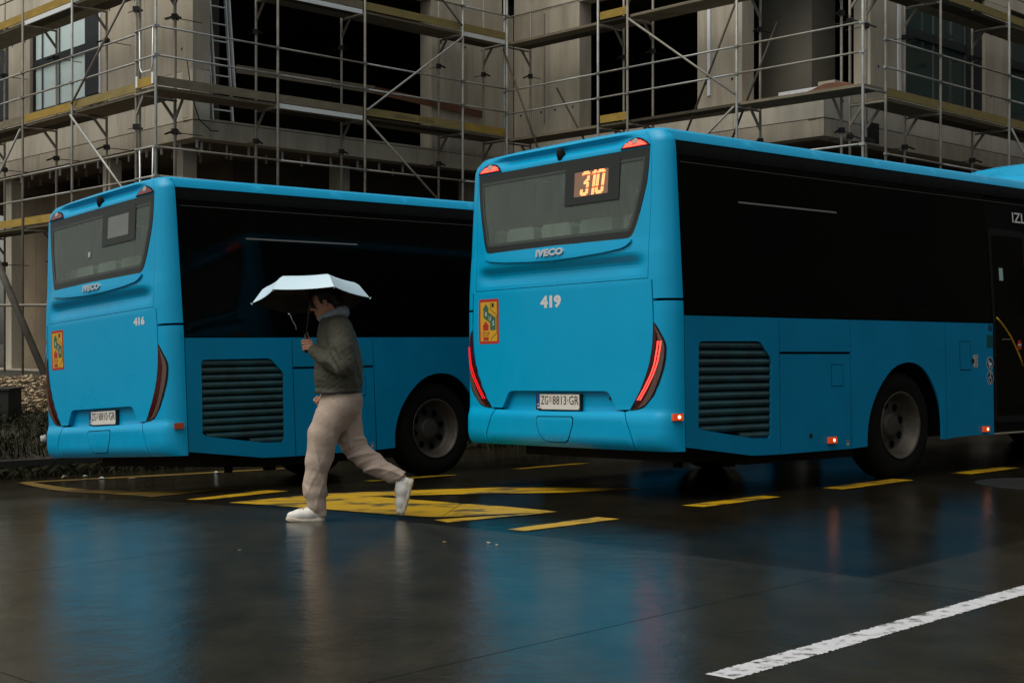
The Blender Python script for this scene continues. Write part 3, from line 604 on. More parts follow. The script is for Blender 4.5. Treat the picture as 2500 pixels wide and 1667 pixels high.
    polyS('teal_sticker', [(4.442, 1.182), (4.553, 1.182), (4.556, 1.303), (4.445, 1.303)], M['stk_teal'], p3, .0015, True)
    polyS('blue_round_mark', ell(4.507, 1.372, .036, .036), M['stk_dk'], p3, .0012, True)
    for cz, kind in ((1.029, 0), (.892, 1)):
        ic = polyS('white_ring', ell(4.492, cz, .060, .064, 26), M['print'], p3, .0015, True); polyS('dark_disc', ell(4.492, cz, .054, .058, 26), M['stk_dk'], ic, .0022, True)
        if kind == 0:
            polyS('pram_body', [(4.462, cz + .028), (4.478, cz + .036), (4.485, cz + .008), (4.524, cz + .008), (4.520, cz - .012), (4.505, cz - .024), (4.478, cz - .022), (4.463, cz - .004)], M['print'], ic, .003, True)
            for q in (4.478, 4.506): polyS('pram_wheel', ell(q, cz - .036, .009, .009, 8), M['print'], ic, .003, True)
        else:
            polyS('figure_head', ell(4.498, cz + .04, .011, .011, 10), M['print'], ic, .003, True)
            polyS('figure_body', [(4.492, cz + .026), (4.502, cz + .026), (4.502, cz - .002), (4.470, cz - .002), (4.470, cz - .030), (4.461, cz - .030), (4.461, cz + .007), (4.492, cz + .007)], M['print'], ic, .003, True)
            pts = [(4.494 + .026 * math.cos(R(a)), cz - .024 + .026 * math.sin(R(a))) for a in range(-160, 71, 23)]
            polyS('chair_wheel', pts + [(4.494 + .019 * math.cos(R(a)), cz - .024 + .019 * math.sin(R(a))) for a in range(70, -161, -23)], M['print'], ic, .003, True)
    for (yy, zz, wd) in ((.115, .636, .085), (1.994, .390, .10), (4.375, .404, .09)):
        u = U(yy + .01); p, n = S(u, zz), SN(u, zz); t_ = Vector((0, 0, 1)).cross(n).normalized(); mm = Matrix((t_, n, Vector((0, 0, 1)))).transposed()
        b = MB(); b.box(p + n * .012, (wd, .03, .052), mm); mk = b.build('marker_light', M['amber_on'] if lit else M['amber'], r)
        if lit: b = MB(); b.lathe(p + n * .0275 + t_ * .008, n, [(0, .013), (.004, .010), (.006, .001)], 12); b.build('bulb', M['amber_hot'], mk)
    # --- right side glazing, door
    ends = [.215, 1.36, 2.30, 3.02, 4.55]
    for a, b_ in zip(ends, ends[1:]): patch('side_window', sidey([(a, 1.424), (a, 2.66), (b_ - .004, 2.66), (b_ - .004, 1.424)]), M['glass'], r, -.010, .006, .5, .3)
    patch('cantrail_band', sidey([(.215, 2.664), (.20, 2.773), (11.7, 2.773), (11.7, 2.664)]), M['glasstrim'], r, -.006, .008, .8, .06)
    b = MB(); quadS(b, .24, 11.6, 2.606, 2.612, -.006, True); b.build('trim_line', M['trimline'], r)
    b = MB(); quadS(b, .905, 2.19, 2.330, 2.344, -.005, True); b.build('window_rail', M['rail'], r)
    surf_print('exit_sign', 'IZLAZ', 5.03, 2.425, 5.52, 2.525, M['print'], r, -.004, side=True)
    dr = patch('door', sidey([(4.565, .36), (4.565, 2.655), (5.98, 2.655), (5.98, .36)]), M['glasstrim'], r, -.03, .006, .4, .3)
    for y0 in (4.62, 5.30): patch('door_pane', sidey(rrect(y0, y0 + .62, .50, 2.30, .04)), M['glass'], dr, -.024, .004, .4, .4)
    for y0 in (4.60, 5.275): 
        patch('door_frame', sidey(rrect(y0, y0 + .665, .455, 2.345, .05)), M['black'], dr, -.020, .006, .4, .4, hole=sidey(rrect(y0 + .04, y0 + .625, .52, 2.28, .04)))
    b = MB(); quadS(b, 4.755, 4.825, 1.84, 1.962, -.021, True); b.build('pale_notice', mat_tag, dr)
    b = MB(); pts = [(4.665, 1.475), (4.72, 1.44), (4.80, 1.385), (4.914, 1.291), (5.011, 1.178), (5.08, 1.09), (5.128, 1.004)]
    b.tube([(S(U(a), z) + SN(U(a), z) * -.022) for a, z in pts], .009, 8); b.build('grab_pole', M['yellowpole'], dr, smooth=True)
    b = MB(); quadS(b, 4.745, 4.90, 1.262, 1.268, -.018, True); b.build('card_reader_edge', M['galv2'], dr)
    so = polyS('stop_sign', ell(5.053, 1.211, .042, .050, 16), M['stk_red'], dr, -.010, True); polyS('stop_bar', [(5.026, 1.204), (5.080, 1.204), (5.080, 1.219), (5.026, 1.219)], M['print'], so, -.009, True)
    b = MB(); b.bar((1.255, 4.56, .352), (1.255, 5.98, .358), (1, 0, 0), .03, .014); b.build('door_sill', M['galv2'], r)
    patch('door_post', sidey([(5.99, .345), (5.99, zt), (8.2, zt), (8.2, .345)]), BS, r, 0, .02, .6, .3)
    for a, b_ in ((5.99, 7.4), (7.4, 8.8), (8.8, 10.2), (10.2, 11.7)): patch('side_window', sidey([(a, 1.424), (a, 2.66), (b_ - .004, 2.66), (b_ - .004, 1.424)]), M['glass'], r, -.010, .006, .6, .3)
    fa = [(a + 5.56 + .6, z) for a, z in ARCH]
    patch('side_panel', sidey([(8.21, .345), (8.21, zt), (11.72, zt), (11.72, .345)] + fa[::-1]), BS, r, 0, .02, .5, .15)
    # --- left side
    lf = lambda L: [(-a, z) for a, z in L]
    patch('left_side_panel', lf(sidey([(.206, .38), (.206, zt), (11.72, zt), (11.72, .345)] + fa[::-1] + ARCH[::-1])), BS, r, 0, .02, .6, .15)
    patch('left_window_band', lf(sidey([(.215, 1.424), (.20, 2.773), (11.7, 2.773), (11.7, 1.424)])), M['glass'], r, -.010, .006, .9, .15)
    for sg in (1, -1):
        P = sidey([(.21, 2.777), (.21, 2.86), (11.78, 2.86), (11.78, 2.777)]); patch('cantrail', [(sg * a, z) for a, z in P], BL, r, 0, .01, .9, .025)
    # --- front
    b = MB(); b.prism([(-1.20, .35), (1.20, .35), (1.265, .5), (1.265, 1.42), (-1.265, 1.42), (-1.265, .5)], lambda a, c, d: (a, 11.74 + d, c), .22); b.build('front_panel', BL, r)
    b = MB(); b.prism([(-1.26, 1.425), (1.26, 1.425), (1.20, 2.76), (-1.20, 2.76)], lambda a, c, d: (a, 11.74 + d, c), .20); b.build('windscreen', M['glass'], r)
    # --- roof
    per = [S(u, 2.86) for u in np.concatenate([-np.linspace(UC + UL + 11.6, UC + UL, 13)[:-1], -np.linspace(UC + UL, UC, 6)[:-1], np.linspace(-UC, UC, 21)[:-1], np.linspace(UC, UC + UL, 6)[:-1], np.linspace(UC + UL, UC + UL + 11.6, 13)])]
    vs = []; n = len(per); lev = [(0, 2.86), (.012, 2.872), (.03, 2.881), (.06, 2.888), (.14, 2.897), (.3, 2.907), (.6, 2.918), (1, 2.925)]
    for f, z in lev:
        for p in per:
            q = Vector((0, min(max(p.y, 1.1), 10.7), 0)); c = p.lerp(q, f); vs.append((c.x, c.y, z + (.016 * (1 - (c.x / 1.17) ** 2) * min(1, f * 12))))
    fs = [(i * n + k, i * n + (k + 1) % n, (i + 1) * n + (k + 1) % n, (i + 1) * n + k) for i in range(len(lev) - 1) for k in range(n)]
    b = MB(); b.add(vs, fs); b.build('roof', BL, r, smooth=True)
    b = MB(); sec = [(-.9, 2.93), (.9, 2.93), (.86, 3.12), (.6, 3.30), (.3, 3.36), (-.3, 3.36), (-.6, 3.30), (-.86, 3.12)]; k = len(sec)
    st_ = [(6.15, .02), (6.35, .35), (6.9, .78), (7.4, 1), (9.4, 1), (9.9, .3)]; vs = [(x, y, 2.93 + (z - 2.93) * h) for y, h in st_ for x, z in sec]
    b.add(vs, [(i * k + j, i * k + (j + 1) % k, (i + 1) * k + (j + 1) % k, (i + 1) * k + j) for i in range(len(st_) - 1) for j in range(k)] + [tuple(range(k)), tuple(range(len(vs) - k, len(vs)))]); pod = b.build('roof_unit', BL, r)
    # --- dark carcass, cabin, seats
    b = MB(); us = [-9, -6, -4, -2, -1.39, -1.25, -1.11, -.8, -.4, 0, .4, .8, 1.11, 1.25, 1.39, 2, 4, 6, 9]; zs = [.42, .67, .86, 1.2, 1.69]
    for i in range(len(us) - 1):
        for j in range(len(zs) - 1):
            arch = any(a - .05 < abs((us[i] + us[i + 1]) / 2) - 1.19 < b_ + .05 for a, b_ in ())
            d = -.09; q = [(us[i], zs[j]), (us[i + 1], zs[j]), (us[i + 1], zs[j + 1]), (us[i], zs[j + 1])]
            if abs(us[i]) > 2.5 or abs(us[i + 1]) > 2.5: continue
            b.add([S(*p) + SN(*p) * d for p in q], [(0, 1, 2, 3)])
    b.build('carcass', M['gap'], r)
    b = MB(); b.box((0, 6.05, .46), (2.1, 11.2, .22)); b.box((0, 1.6, .40), (1.9, 2.2, .28)); b.box((0, 3.1, .48), (1.7, .22, .24)); b.box((.05, 1.95, .32), (1.9, 1.5, .22)); b.box((.55, 1.5, .24), (.09, .09, .16)); b.box((.2, 1.25, .25), (.06, .06, .2)); b.box((-.5, 1.9, .26), (.5, .5, .1)); b.build('chassis', M['chassis'], r)
    b = MB(); b.box((0, 3.2, 1.70), (2.3, 6.0, .02)); b.box((0, 5.5, 2.28), (2.3, .03, 1.1)); b.box((0, 2.9, 2.83), (2.2, 5.4, .02))
    b.build('cabin', M['cabin'], r)
    for x0, x1 in ((-1.08, -.96), (-.90, -.54), (-.44, -.07), (.04, .42), (.56, .92)):
        b = MB(); xm, hw = (x0 + x1) / 2, (x1 - x0) / 2
        b.prism([(xm - hw, 1.71), (xm + hw, 1.71), (xm + hw, 2.22), (xm + hw - .03, 2.255), (xm - hw + .03, 2.255), (xm - hw, 2.22)], lambda a, c, d: (a, .26 + d, c), .12); b.build('seat', M['seat'], r)
    for sg in (1, -1):                                # wheel housings and wheels
        for yc in (3.10, 9.26):
            b = MB(); n = 14; vs = []
            for x in (.62, 1.245):
                vs += [(sg * x, yc + .60 * math.cos(math.pi * i / n), .40 + .66 * math.sin(math.pi * i / n)) for i in range(n + 1)]
            b.add(vs, [(i, i + 1, n + 2 + i, n + 1 + i) for i in range(n)]); b.box((sg * .62, yc, .70), (.02, 1.3, .76)); b.build('wheel_housing', M['gap'], r)
            w_ = empty('wheel', (0, 0, 0)); w_.parent = r; w_.location = (sg * 1.205, yc, .48)
            b = MB(); b.lathe((0, 0, 0), (sg, 0, 0), [(-.28, .30), (-.285, .36), (-.275, .45), (-.24, .476), (-.2, .48), (-.06, .48), (-.025, .472), (-.004, .44), (.008, .40), (.004, .34), (-.004, .306), (-.01, .296)], 56); ty = b.build('tyre', M['tyre'], w_, smooth=True)
            b = MB(); b.lathe((0, 0, 0), (sg, 0, 0), [(-.012, .292), (.004, .304), (.006, .298), (-.004, .284), (-.035, .272), (-.06, .262), (-.085, .246), (-.125, .236), (-.128, .22), (-.130, .13), (-.11, .115), (-.085, .10), (-.08, .085), (-.08, .001)], 56); b.build('rim', M['rim'], w_, smooth=True)
            for k in range(8):
                a = 2 * math.pi * (k + .3) / 8; b = MB(); b.lathe((sg * -.1265, .182 * math.cos(a), .182 * math.sin(a)), (sg, 0, 0), [(0, .036), (.002, .034), (.002, .001)], 14); b.build('rim_hole', M['gap'], w_)
    return r
mat_tag = mat('pale_cyan_notice', (.33, .45, .43), .4)
make_bus((.364, 11.716, -.014), (49.68, -.36, -1.35), '419', (-.186, 1.520, .072, 1.627), '8813·GR', True, 'blue city bus 419 with lit tail lights and orange 310 on its rear window')
make_bus((-3.849, 13.357, -.235), (47.05, .21, -3.8), '416', (.691, 1.559, .889, 1.636), '8810·GR', False, 'blue city bus 416 with all lights off, behind the person with the umbrella')

# ------------------------------------------------------------------ building under construction
V2 = lambda x, y: Vector((x, y))
Ld, Rd = V2(-.6696, .7427), V2(.6986, .7155); NL, NR = V2(-.7427, -.6696), V2(.7155, -.6986)
PC, PD = V2(-5.724, 25.51), V2(5.55, 25.30); PI = PC + Rd * 8.246
BB = empty('concrete_building', (0, 27, .58), 'raw concrete building under construction behind the buses, with a recessed ground floor', 'building')
def wb(b, P, D, N, s0, s1, z0, z1, din, dout=0):
    q = lambda s, d: P + D * s + N * d
    c = [q(s0, dout), q(s1, dout), q(s1, -din), q(s0, -din)]
    b.hexa([(p.x, p.y, z0) for p in c], [(p.x, p.y, z1) for p in c]); return b
def wall(name, P, D, N, s0, s1, z0, z1, m, din=.35, dout=0, par=None): return wb(MB(), P, D, N, s0, s1, z0, z1, din, dout).build(name, m, par or BB, rel=BB.location)
LF, RF, L2, R2 = (PC, Ld, NL), (PC, Rd, NR), (PD, Ld, NL), (PD, Rd, NR)
def holes(face, lst, par):
    P, D, N = face
    for s, z in lst:
        p = P + D * s + N * .002; b = MB(); b.lathe((p.x, p.y, z), (N.x, N.y, 0), [(0, .028), (.003, .026), (.003, .001)], 10); b.build('tie_hole', M['hole'], par, rel=BB.location)
def run(face, segs, z0, z1, m, din=.35, nm='wall_panel'):
    for a, b_ in segs:
        w_ = wall(nm, *face, a + .004, b_ - .004, z0, z1, m, din)
        if z1 - z0 > .5: holes(face, [(a + (b_ - a) * f, z0 + (z1 - z0) * g) for f in (.22, .8) for g in ((.5,) if z1 - z0 < 1.2 else (.18, .72))], w_)
def stepd(a, b_, k): return [(a + (b_ - a) * i / k, a + (b_ - a) * (i + 1) / k) for i in range(k)]
zs0, zj = 4.89, 5.215
for face, e in ((LF, 14), (RF, 8.25), (L2, 8.23), (R2, 14)):        # slab edge and stained construction joint
    run(face, stepd(.36 if face in (RF, R2) else 0, e - (.36 if face in (RF,) else 0), max(2, int(e / 2.7))), zs0, zj - .008, M['conc'], nm='slab_edge')
    wall('joint_line', *face, 0, e, zj - .012, zj + .006, M['joint'], .33, -.008)
def window(face, s0, s1, z0, z1, glass, mull=(), trans=None, din=.22, dark=None):
    P, D, N = face; f = empty('window', (0, 0, 0)); f.parent = BB
    b = MB()
    for a in (s0, s1 - .07): wb(b, P, D, N, a, a + .07, z0, z1, din + .07, -din)
    for a in (z0, z1 - .07): wb(b, P, D, N, s0 + .071, s1 - .071, a, a + .07, din + .07, -din)
    b.build('frame', M['winframe'], f, rel=BB.location)
    if dark: wall('dark_panel', P, D, N, dark[0], dark[1], z0 + .072, z1 - .072, M['winframe'], din + .05, -din + .02, f)
    for q in mull: wall('mullion', P, D, N, q - .018, q + .018, z0 + .072, z1 - .072, M['mull'], din + .065, -din, f)
    if trans: wall('transom', P, D, N, s0 + .072, s1 - .072, trans, trans + .17, M['winframe'], din + .06, -din + .012, f)
    ed = [dark[1] if dark and dark[0] < s0 + .2 else s0 + .07] + list(mull) + [s1 - .07]
    for a, c in zip(ed, ed[1:]):
        for za, zb in ((z0 + .07, trans or z1 - .07), (trans + .17, z1 - .07)) if trans else ((z0 + .07, z1 - .07),):
            wall('pane', P, D, N, a + .019, c - .019, za + .002, zb - .002, glass, din + .05, -din - .03, f)
# left block, left face
run(LF, stepd(0, 3.62, 2) + stepd(3.62, 7.0, 2) + [(7.0, 8.13)] + stepd(8.13, 11.6, 2) + [(11.6, 14)], zj + .008, 6.12, M['conc2'])
run(LF, stepd(0, 3.62, 2) + [(7.0, 8.13), (11.6, 14)], 6.128, 8.36, M['conc'])
window(LF, 3.62, 7.0, 6.13, 8.36, M['pale_pane'], (5.72, 6.55), 7.10, .07, dark=(3.70, 4.45)); window(LF, 8.13, 11.6, 6.13, 8.36, M['pale_pane'], (9.3, 10.4), 7.10, .07, dark=(8.2, 8.95))
wall('white_strip', *LF, 3.60, 3.66, 6.15, 8.3, M['whitelath'], .0, .03)
# left block, right face: wide open bay
run(RF, stepd(.36, 7.88, 3), zj + .008, 5.26, M['conc'], nm='slab_upstand')
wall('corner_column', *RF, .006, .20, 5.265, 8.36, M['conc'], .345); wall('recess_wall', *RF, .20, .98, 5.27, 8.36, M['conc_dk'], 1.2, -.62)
run(RF, [(5.79, 7.0), (7.0, 8.24)], 5.265, 8.36, M['conc'])
# right block
run(L2, stepd(0, 8.22, 4), zj + .008, 5.69, M['conc2']); run(L2, [(1.84, 2.94)], 5.70, 8.36, M['conc']); run(L2, [(6.17, 7.1), (7.1, 8.22)], 5.70, 8.36, M['conc'])
wall('white_strip', *L2, 2.60, 2.67, 5.93, 7.75, M['whitelath'], 0, .03); wall('white_strip', *L2, 7.22, 7.25, 5.9, 8.3, M['galv2'], 0, .02)
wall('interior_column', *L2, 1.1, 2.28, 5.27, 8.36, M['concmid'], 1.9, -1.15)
run(R2, stepd(.36, 1.59, 1) + stepd(1.59, 6.22, 2) + [(6.22, 7.43)] + stepd(7.43, 10.8, 2) + [(10.8, 14)], zj + .008, 5.93, M['conc2']); run(R2, [(1.59, 2.92), (6.22, 7.43), (10.8, 14)], 5.938, 8.36, M['conc'])
wall('white_strip', *R2, 2.58, 2.68, 5.95, 8.3, M['whitelath'], 0, .03)
window(R2, 2.92, 6.22, 5.94, 8.36, M['dglass'], (4.15, 5.5), 7.15, .07, dark=(5.5, 6.15)); window(R2, 7.43, 10.8, 5.94, 8.36, M['dglass'], (8.6, 9.7), 7.15, .07)
# storeys above the frame
for face, e in ((LF, 14), (RF, 8.24), (L2, 8.22), (R2, 14)):
    a0 = .36 if face in (RF, R2) else 0
    run(face, stepd(a0, e - (.36 if face is RF else 0), max(2, int(e / 2.7))), 8.37, 9.3, M['conc2'])
    run(face, [(a0, 1.2), (e * .42, e * .58), (e - 1.2, e - (.36 if face is RF else 0))], 9.31, 11.6, M['conc']); run(face, stepd(a0, e - (.36 if face is RF else 0), 3), 11.61, 13.0, M['conc'])
def foot(name, ps, z0, z1, m): b = MB(); b.prism([tuple(p) for p in ps], lambda a, c, d: (a, c, z0 + d), z1 - z0); return b.build(name, m, BB, rel=BB.location)
inset = lambda d: [PC + Ld * 14 + Rd * d, PC + Rd * d * .95 + Ld * d * .95, PI + V2(0, d * 1.35), PD - Rd * 0 + V2(0, d * 1.38), PD + Rd * 14 + V2(0, d * 1.4), V2(15, 50), V2(-15, 50)]
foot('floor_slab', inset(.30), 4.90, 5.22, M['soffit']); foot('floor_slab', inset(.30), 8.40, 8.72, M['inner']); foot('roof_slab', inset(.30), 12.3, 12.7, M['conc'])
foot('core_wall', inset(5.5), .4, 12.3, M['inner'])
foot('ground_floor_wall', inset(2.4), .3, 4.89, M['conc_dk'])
for s in (8.85, 4.0, 13): wall('ground_column', *LF, s - .16, s + .16, .4, 4.885, M['conc2'], .55, -.30)
for k in range(5): wall('plywood_panel', *LF, 5.0 + k * 1.14, 5.0 + (k + 1) * 1.14 - .012, .52, 4.6, M['ply'], 1.3, -1.25)
for s in (.5, 4.2, 7.9): wall('ground_column', *RF, s, s + .3, .4, 4.885, M['conc'], 1.4, -1.1); wall('ground_column', *R2, s + .4, s + .7, .4, 4.885, M['conc'], 1.4, -1.1)
wall('plinth', *LF, 1, 14, .36, .62, M['conc'], .6, -.2)
tabm = None
for face, rows in ((LF, ((.16, .62, 13, 0), (.7, .75, 12, .3), (1.4, .9, 9, .1))), (RF, ((.45, .62, 9, .2), (1.0, .8, 7, .5)))):
    P, D, N = face
    for ins, stp, cnt, of in rows:
        for k in range(cnt):
            s = of + .25 + k * stp + rnd.uniform(-.06, .06); p = P + D * s - N * (ins + rnd.uniform(-.05, .05)); h = rnd.uniform(.13, .20)
            b = MB(); b.box((p.x, p.y, 4.889 - h / 2), (.045, .012, h), Matrix.Rotation(rnd.uniform(-.4, .4) + .8, 3, 'Z')); b.build('soffit_tab', M['whitelath'] if ins < .6 else M['conc'], BB, rel=BB.location)
# duct stub and dark patch at the corner of the right block
wall('dark_patch', *R2, 1.25, 1.9, 4.92, 5.30, M['hole'], 0, .006)

# ------------------------------------------------------------------ scaffolds
def scaffold(label, O, D, IN, outs, ins, base, decks, toe, braces, rails, wallgap=.45, alu=(), top=10.2, ends=(), plankm=None):
    o0 = V2(*O); root = empty('scaffold', (o0.x, o0.y, base), label, 'scaffold', 'tube scaffolds along the concrete building'); rl = root.location
    P = lambda s, d, z: Vector(((o0 + D * s + IN * d).x, (o0 + D * s + IN * d).y, z))
    for s in outs: MB().tube([P(s, 0, base), P(s, 0, top)], .0245, 8).build('pole', M['galv'] if rnd.random() < .6 else M['galv2'], root, rl, True)
    for s in ins: MB().tube([P(s, .73, base), P(s, .73, top)], .0245, 8).build('pole', M['galv2'], root, rl, True)
    cm = None
    for s in outs + ins: 
        MB().box(P(s, 0 if s in outs else .73, base + .01), (.15, .15, .012)).build('base_plate', M['galv2'], root, rl)
    for li, z in enumerate(decks):
        for k, (a, c) in enumerate(zip(outs, outs[1:])):
            pm = M['wood'] if (plankm is None) else plankm
            for j in range(2):
                MB().bar(P(a + .03, .21 + .325 * j, z - .03 + .006 * ((k + j) % 2)), P(c - .03, .21 + .325 * j, z - .03), (IN.x, IN.y, 0), .312, .05).build('deck_plank', pm if (k + j + li) % 3 else M['decku'], root, rl)
            if (li, k) in alu: MB().bar(P(a + .05, .03, z - .045), P(c - .05, .03, z - .045), (IN.x, IN.y, 0), .028, .085).build('deck_edge', M['alu'], root, rl)
            tm = toe.get((li, k))
            if tm: MB().bar(P(a + .04, .03, z + .085), P(c - .04, .03, z + .085), (IN.x, IN.y, 0), .03, .15).build('toe_board', M[tm], root, rl)
            if (li, k) in rails:
                for h in (.50, .985):
                    MB().tube([P(a + .03, -.012, z + h), P(c - .03, -.012, z + h)], .0185, 7).build('guard_rail', M['galv'] if (k + li) % 2 else M['galv2'], root, rl, True)
                    for s in (a, c): MB().bar(P(s - .05, -.012, z + h), P(s + .05, -.012, z + h), (0, 0, 1), .045, .05).build('coupler', M['galv'], root, rl)
        for s in outs:
            MB().tube([P(s, 0, z - .085), P(s, .73, z - .085)], .02, 6).build('transom', M['galv2'], root, rl, True)
        for s in ins:
            MB().bar(P(s, .73, z - .42), P(s, .46, z - .10), (D.x, D.y, 0), .03, .045).build('deck_bracket', M['galv2'], root, rl)
            t_ = MB(); t_.box(P(s, .73, z - .62), (.10, .10, .09)); t_.bar(P(s, .70, z - .60), P(s, .52, z - .68), (0, 0, 1), .03, .03); t_.tube([P(s, .73, z - .63), P(s, .73 + wallgap, z - .63)], .008, 5)
            t_.build('wall_tie', M['clampk'], root, rl)
    for s0, z0, s1, z1, dd, mm in braces: MB().tube([P(s0, dd, z0), P(s1, dd, z1)], .0215, 7).build('diagonal_brace', M[mm], root, rl, True)
    for s, z in ends:                                   # end guard frame with a D-shaped handle
        for h in (.5, 1.0): MB().tube([P(s, 0, z + h), P(s, .73, z + h)], .019, 7).build('end_rail', M['galv'], root, rl, True)
        MB().tube([P(s, .10, z + .98), P(s, .12, z + .36), P(s, .17, z + .27), P(s, .50, z + .27), P(s, .56, z + .36), P(s, .57, z + .98)], .013, 7).build('end_handle', M['alu'], root, rl, True)
        MB().bar(P(s, .06, z + .09), P(s, .67, z + .09), (D.x, D.y, 0), .03, .15).build('toe_board', M['woody'], root, rl)
        for d in (.08, .64): MB().bar(P(s - .02, d, z + .03), P(s - .02, d, z + .22), (D.x, D.y, 0), .012, .06).build('toe_clip', M['alu'], root, rl)
    return root, P
lv = [3.50, 5.52, 7.53]; U0 = V2(-6.449, 24.34)
allr = lambda n, L=(0, 1, 2): {(l, k) for l in L for k in range(n)}
s1_, P1 = scaffold('galvanised tube scaffold along the left window wall with yellow toe boards', U0 + Rd * .09, Ld, Rd, [0, 2.64, 4.85, 7.45, 10.0], [.05, 2.68, 4.88, 7.45, 10.0], .50, lv,
    {(0, 0): 'woodo', (0, 1): 'woody', (0, 2): 'woody', (1, 0): 'woodo', (1, 1): 'woody', (1, 2): 'wood', (2, 0): 'woodo', (2, 1): 'woody', (2, 2): 'woody', (0, 3): 'woody', (1, 3): 'woody'},
    [(2.60, 5.62, .05, 7.48, -.03, 'galv2'), (2.66, 5.42, .1, 3.55, -.03, 'galv'), (7.4, 3.5, 4.9, 5.4, -.03, 'galv'), (5.0, 2.9, 5.9, .55, .9, 'alu')], allr(4), alu=((2, 1),), wallgap=.55)
s2_, P2 = scaffold('galvanised tube scaffold across the wide open bay left of the inner corner', (-5.96, 23.8), Rd, Ld, [0, 2.5, 4.53, 7.10, 8.38], [.02, .78, 2.5, 4.50, 7.06, 8.36], .50, lv,
    {(0, 0): 'wood', (0, 1): 'wood', (0, 2): 'woodo', (1, 0): 'wood', (1, 1): 'wood', (1, 2): 'woodo', (1, 3): 'woody', (2, 0): 'wood', (2, 1): 'wood', (2, 2): 'woodo', (2, 3): 'woodo'},
    [(4.56, 5.62, 7.08, 7.40, -.03, 'galv'), (4.56, 5.42, 7.06, 3.55, -.03, 'galv2'), (4.8, 9.4, 7.06, 7.62, -.03, 'galv2')], allr(4), wallgap=.30, alu=((1, 1), (2, 1), (2, 3)), ends=((0, 5.52), (0, 3.50)))
Q0 = V2(-.09, 29.81)
s3_, P3 = scaffold('galvanised scaffold between the inner corner and the free corner, bare decks without toe boards', Q0 + Ld * .10, -Ld, Rd, [0, 2.75, 3.54, 6.20, 8.83], [.06, 2.80, 3.58, 6.20, 7.95], .50, [3.48, 5.48, 7.50],
    {(1, 1): 'woody', (2, 1): 'woody'},
    [(3.58, 7.40, 6.18, 5.62, -.03, 'galv2'), (6.16, 5.40, 4.4, 4.2, -.03, 'galv2'), (6.12, 7.35, 4.75, 4.75, .12, 'brownt'), (6.75, 6.9, 5.55, 4.6, .5, 'brownt'), (.02, 7.35, 1.35, 4.6, -.05, 'brownt'), (.95, 6.5, 2.0, 5.0, .65, 'brownt'), (3.6, 7.7, 4.4, 9.6, -.03, 'galv2')], allr(4), wallgap=.35)
s4_, P4 = scaffold('galvanised tube scaffold along the dark green windows at the right edge', (6.45, 24.55), Rd, Ld, [0, 1.96, 4.75, 7.3, 9.9], [0, .55, 1.93, 4.62, 7.2, 9.9], .50, [3.48, 5.46, 7.50],
    {(l, k): 'woodo' for l in range(3) for k in range(4)}, [(7.2, 3.5, 4.8, 5.4, -.03, 'galv')], allr(4), wallgap=.45)
v, f = TXT['GREGRAD d.o.o.  01/2230-655']; D3 = Vector((Rd.x, Rd.y, 0)); p0 = P2(5.28, .0135, 5.57)
raw('board_lettering', [tuple(p0 + D3 * (1.05 * a) + Vector((0, 0, .072 * b_)) - s2_.location) for a, b_ in v], f, M['ink'], s2_, False)
b = MB(); b.box(P2(6.65, -.016, 7.455), (.05, .05, .03)); 
MB().tube([(-5.80 + NL.x * .03, 25.45, 6.3), (-5.72, 25.42, 5.6), (-5.60, 25.46, 5.2), (-5.42, 25.62, 5.02), (-5.3, 25.72, 5.03)], .012, 6).build('cable', M['ink'], None, None, True); tag(bpy.data.objects['cable'], 'thin black cable hanging down the bare building corner above bus 416', 'cable')
# loose things on and beside the scaffolds
def leaning_ladder():
    o = empty('ladder', (P2(.9, 1.25, 5.27)), 'aluminium ladder leaning in the recess of the open bay', 'ladder'); rl = o.location
    lo, hi = P2(2.2, 1.42, 5.265), P2(1.88, 1.42, 9.9); ax = D3.copy()
    for k in range(2):
        for s in (-.22, .22): MB().bar(lo + ax * (s + .03 * k) + Vector((.02 * k, -.035 * k, .6 * k)), hi + ax * (s * .92 + .03 * k) + Vector((.02 * k, -.035 * k, .3 * k)), ax, .028, .06).build('stile', M['alu'], o, rl)
    for i in range(14):
        q = lo.lerp(hi, (i + .8) / 14.6); MB().tube([q - ax * .21, q + ax * .21], .015, 6).build('rung', M['alu'], o, rl)
leaning_ladder()
for a, c, mm, lab in ((2.2, 4.4, 'wood', 'long grey plank fixed across the left half of the wide open bay'), (4.43, 5.5, 'wood', 'short grey plank fixed across the middle of the wide open bay'), (5.53, 8.5, 'woodr', 'red brown plank fixed across the right end of the wide open bay')):
    p, q = P2(a, .93, 6.22 if a < 4 else 6.24), P2(c, .93, 6.25 if mm == 'wood' else 6.10)
    b = MB(); b.bar(p, q, (Ld.x, Ld.y, 0), .03, .15); o = b.build('barrier_plank', M[mm]); tag(o, lab, 'plank', 'planks closing the open bay')
def lump(name, c, sx, sy, sz, m, label, cat, seed, rot=0, n=2):
    bm = bmesh.new(); bmesh.ops.create_icosphere(bm, subdivisions=n + 1, radius=1); r_ = random.Random(seed); ph = [r_.uniform(0, 6) for _ in range(6)]
    for v_ in bm.verts:
        p = v_.co; k = 1 + .22 * math.sin(4 * p.x + ph[0] + 3 * p.z) + .18 * math.sin(6 * p.y + ph[1] + 2 * p.x) + .1 * math.sin(11 * p.z + ph[2] + 7 * p.x); v_.co = Vector((p.x * sx * k, p.y * sy * k, max(-.35, p.z) * sz * k))
    me = bpy.data.meshes.new(name); bm.to_mesh(me); bm.free(); me.materials.append(m); me.polygons.foreach_set('use_smooth', [True] * len(me.polygons))
    o = link(bpy.data.objects.new(name, me)); o.location = c; o.rotation_euler = (0, 0, rot); return tag(o, label, cat)
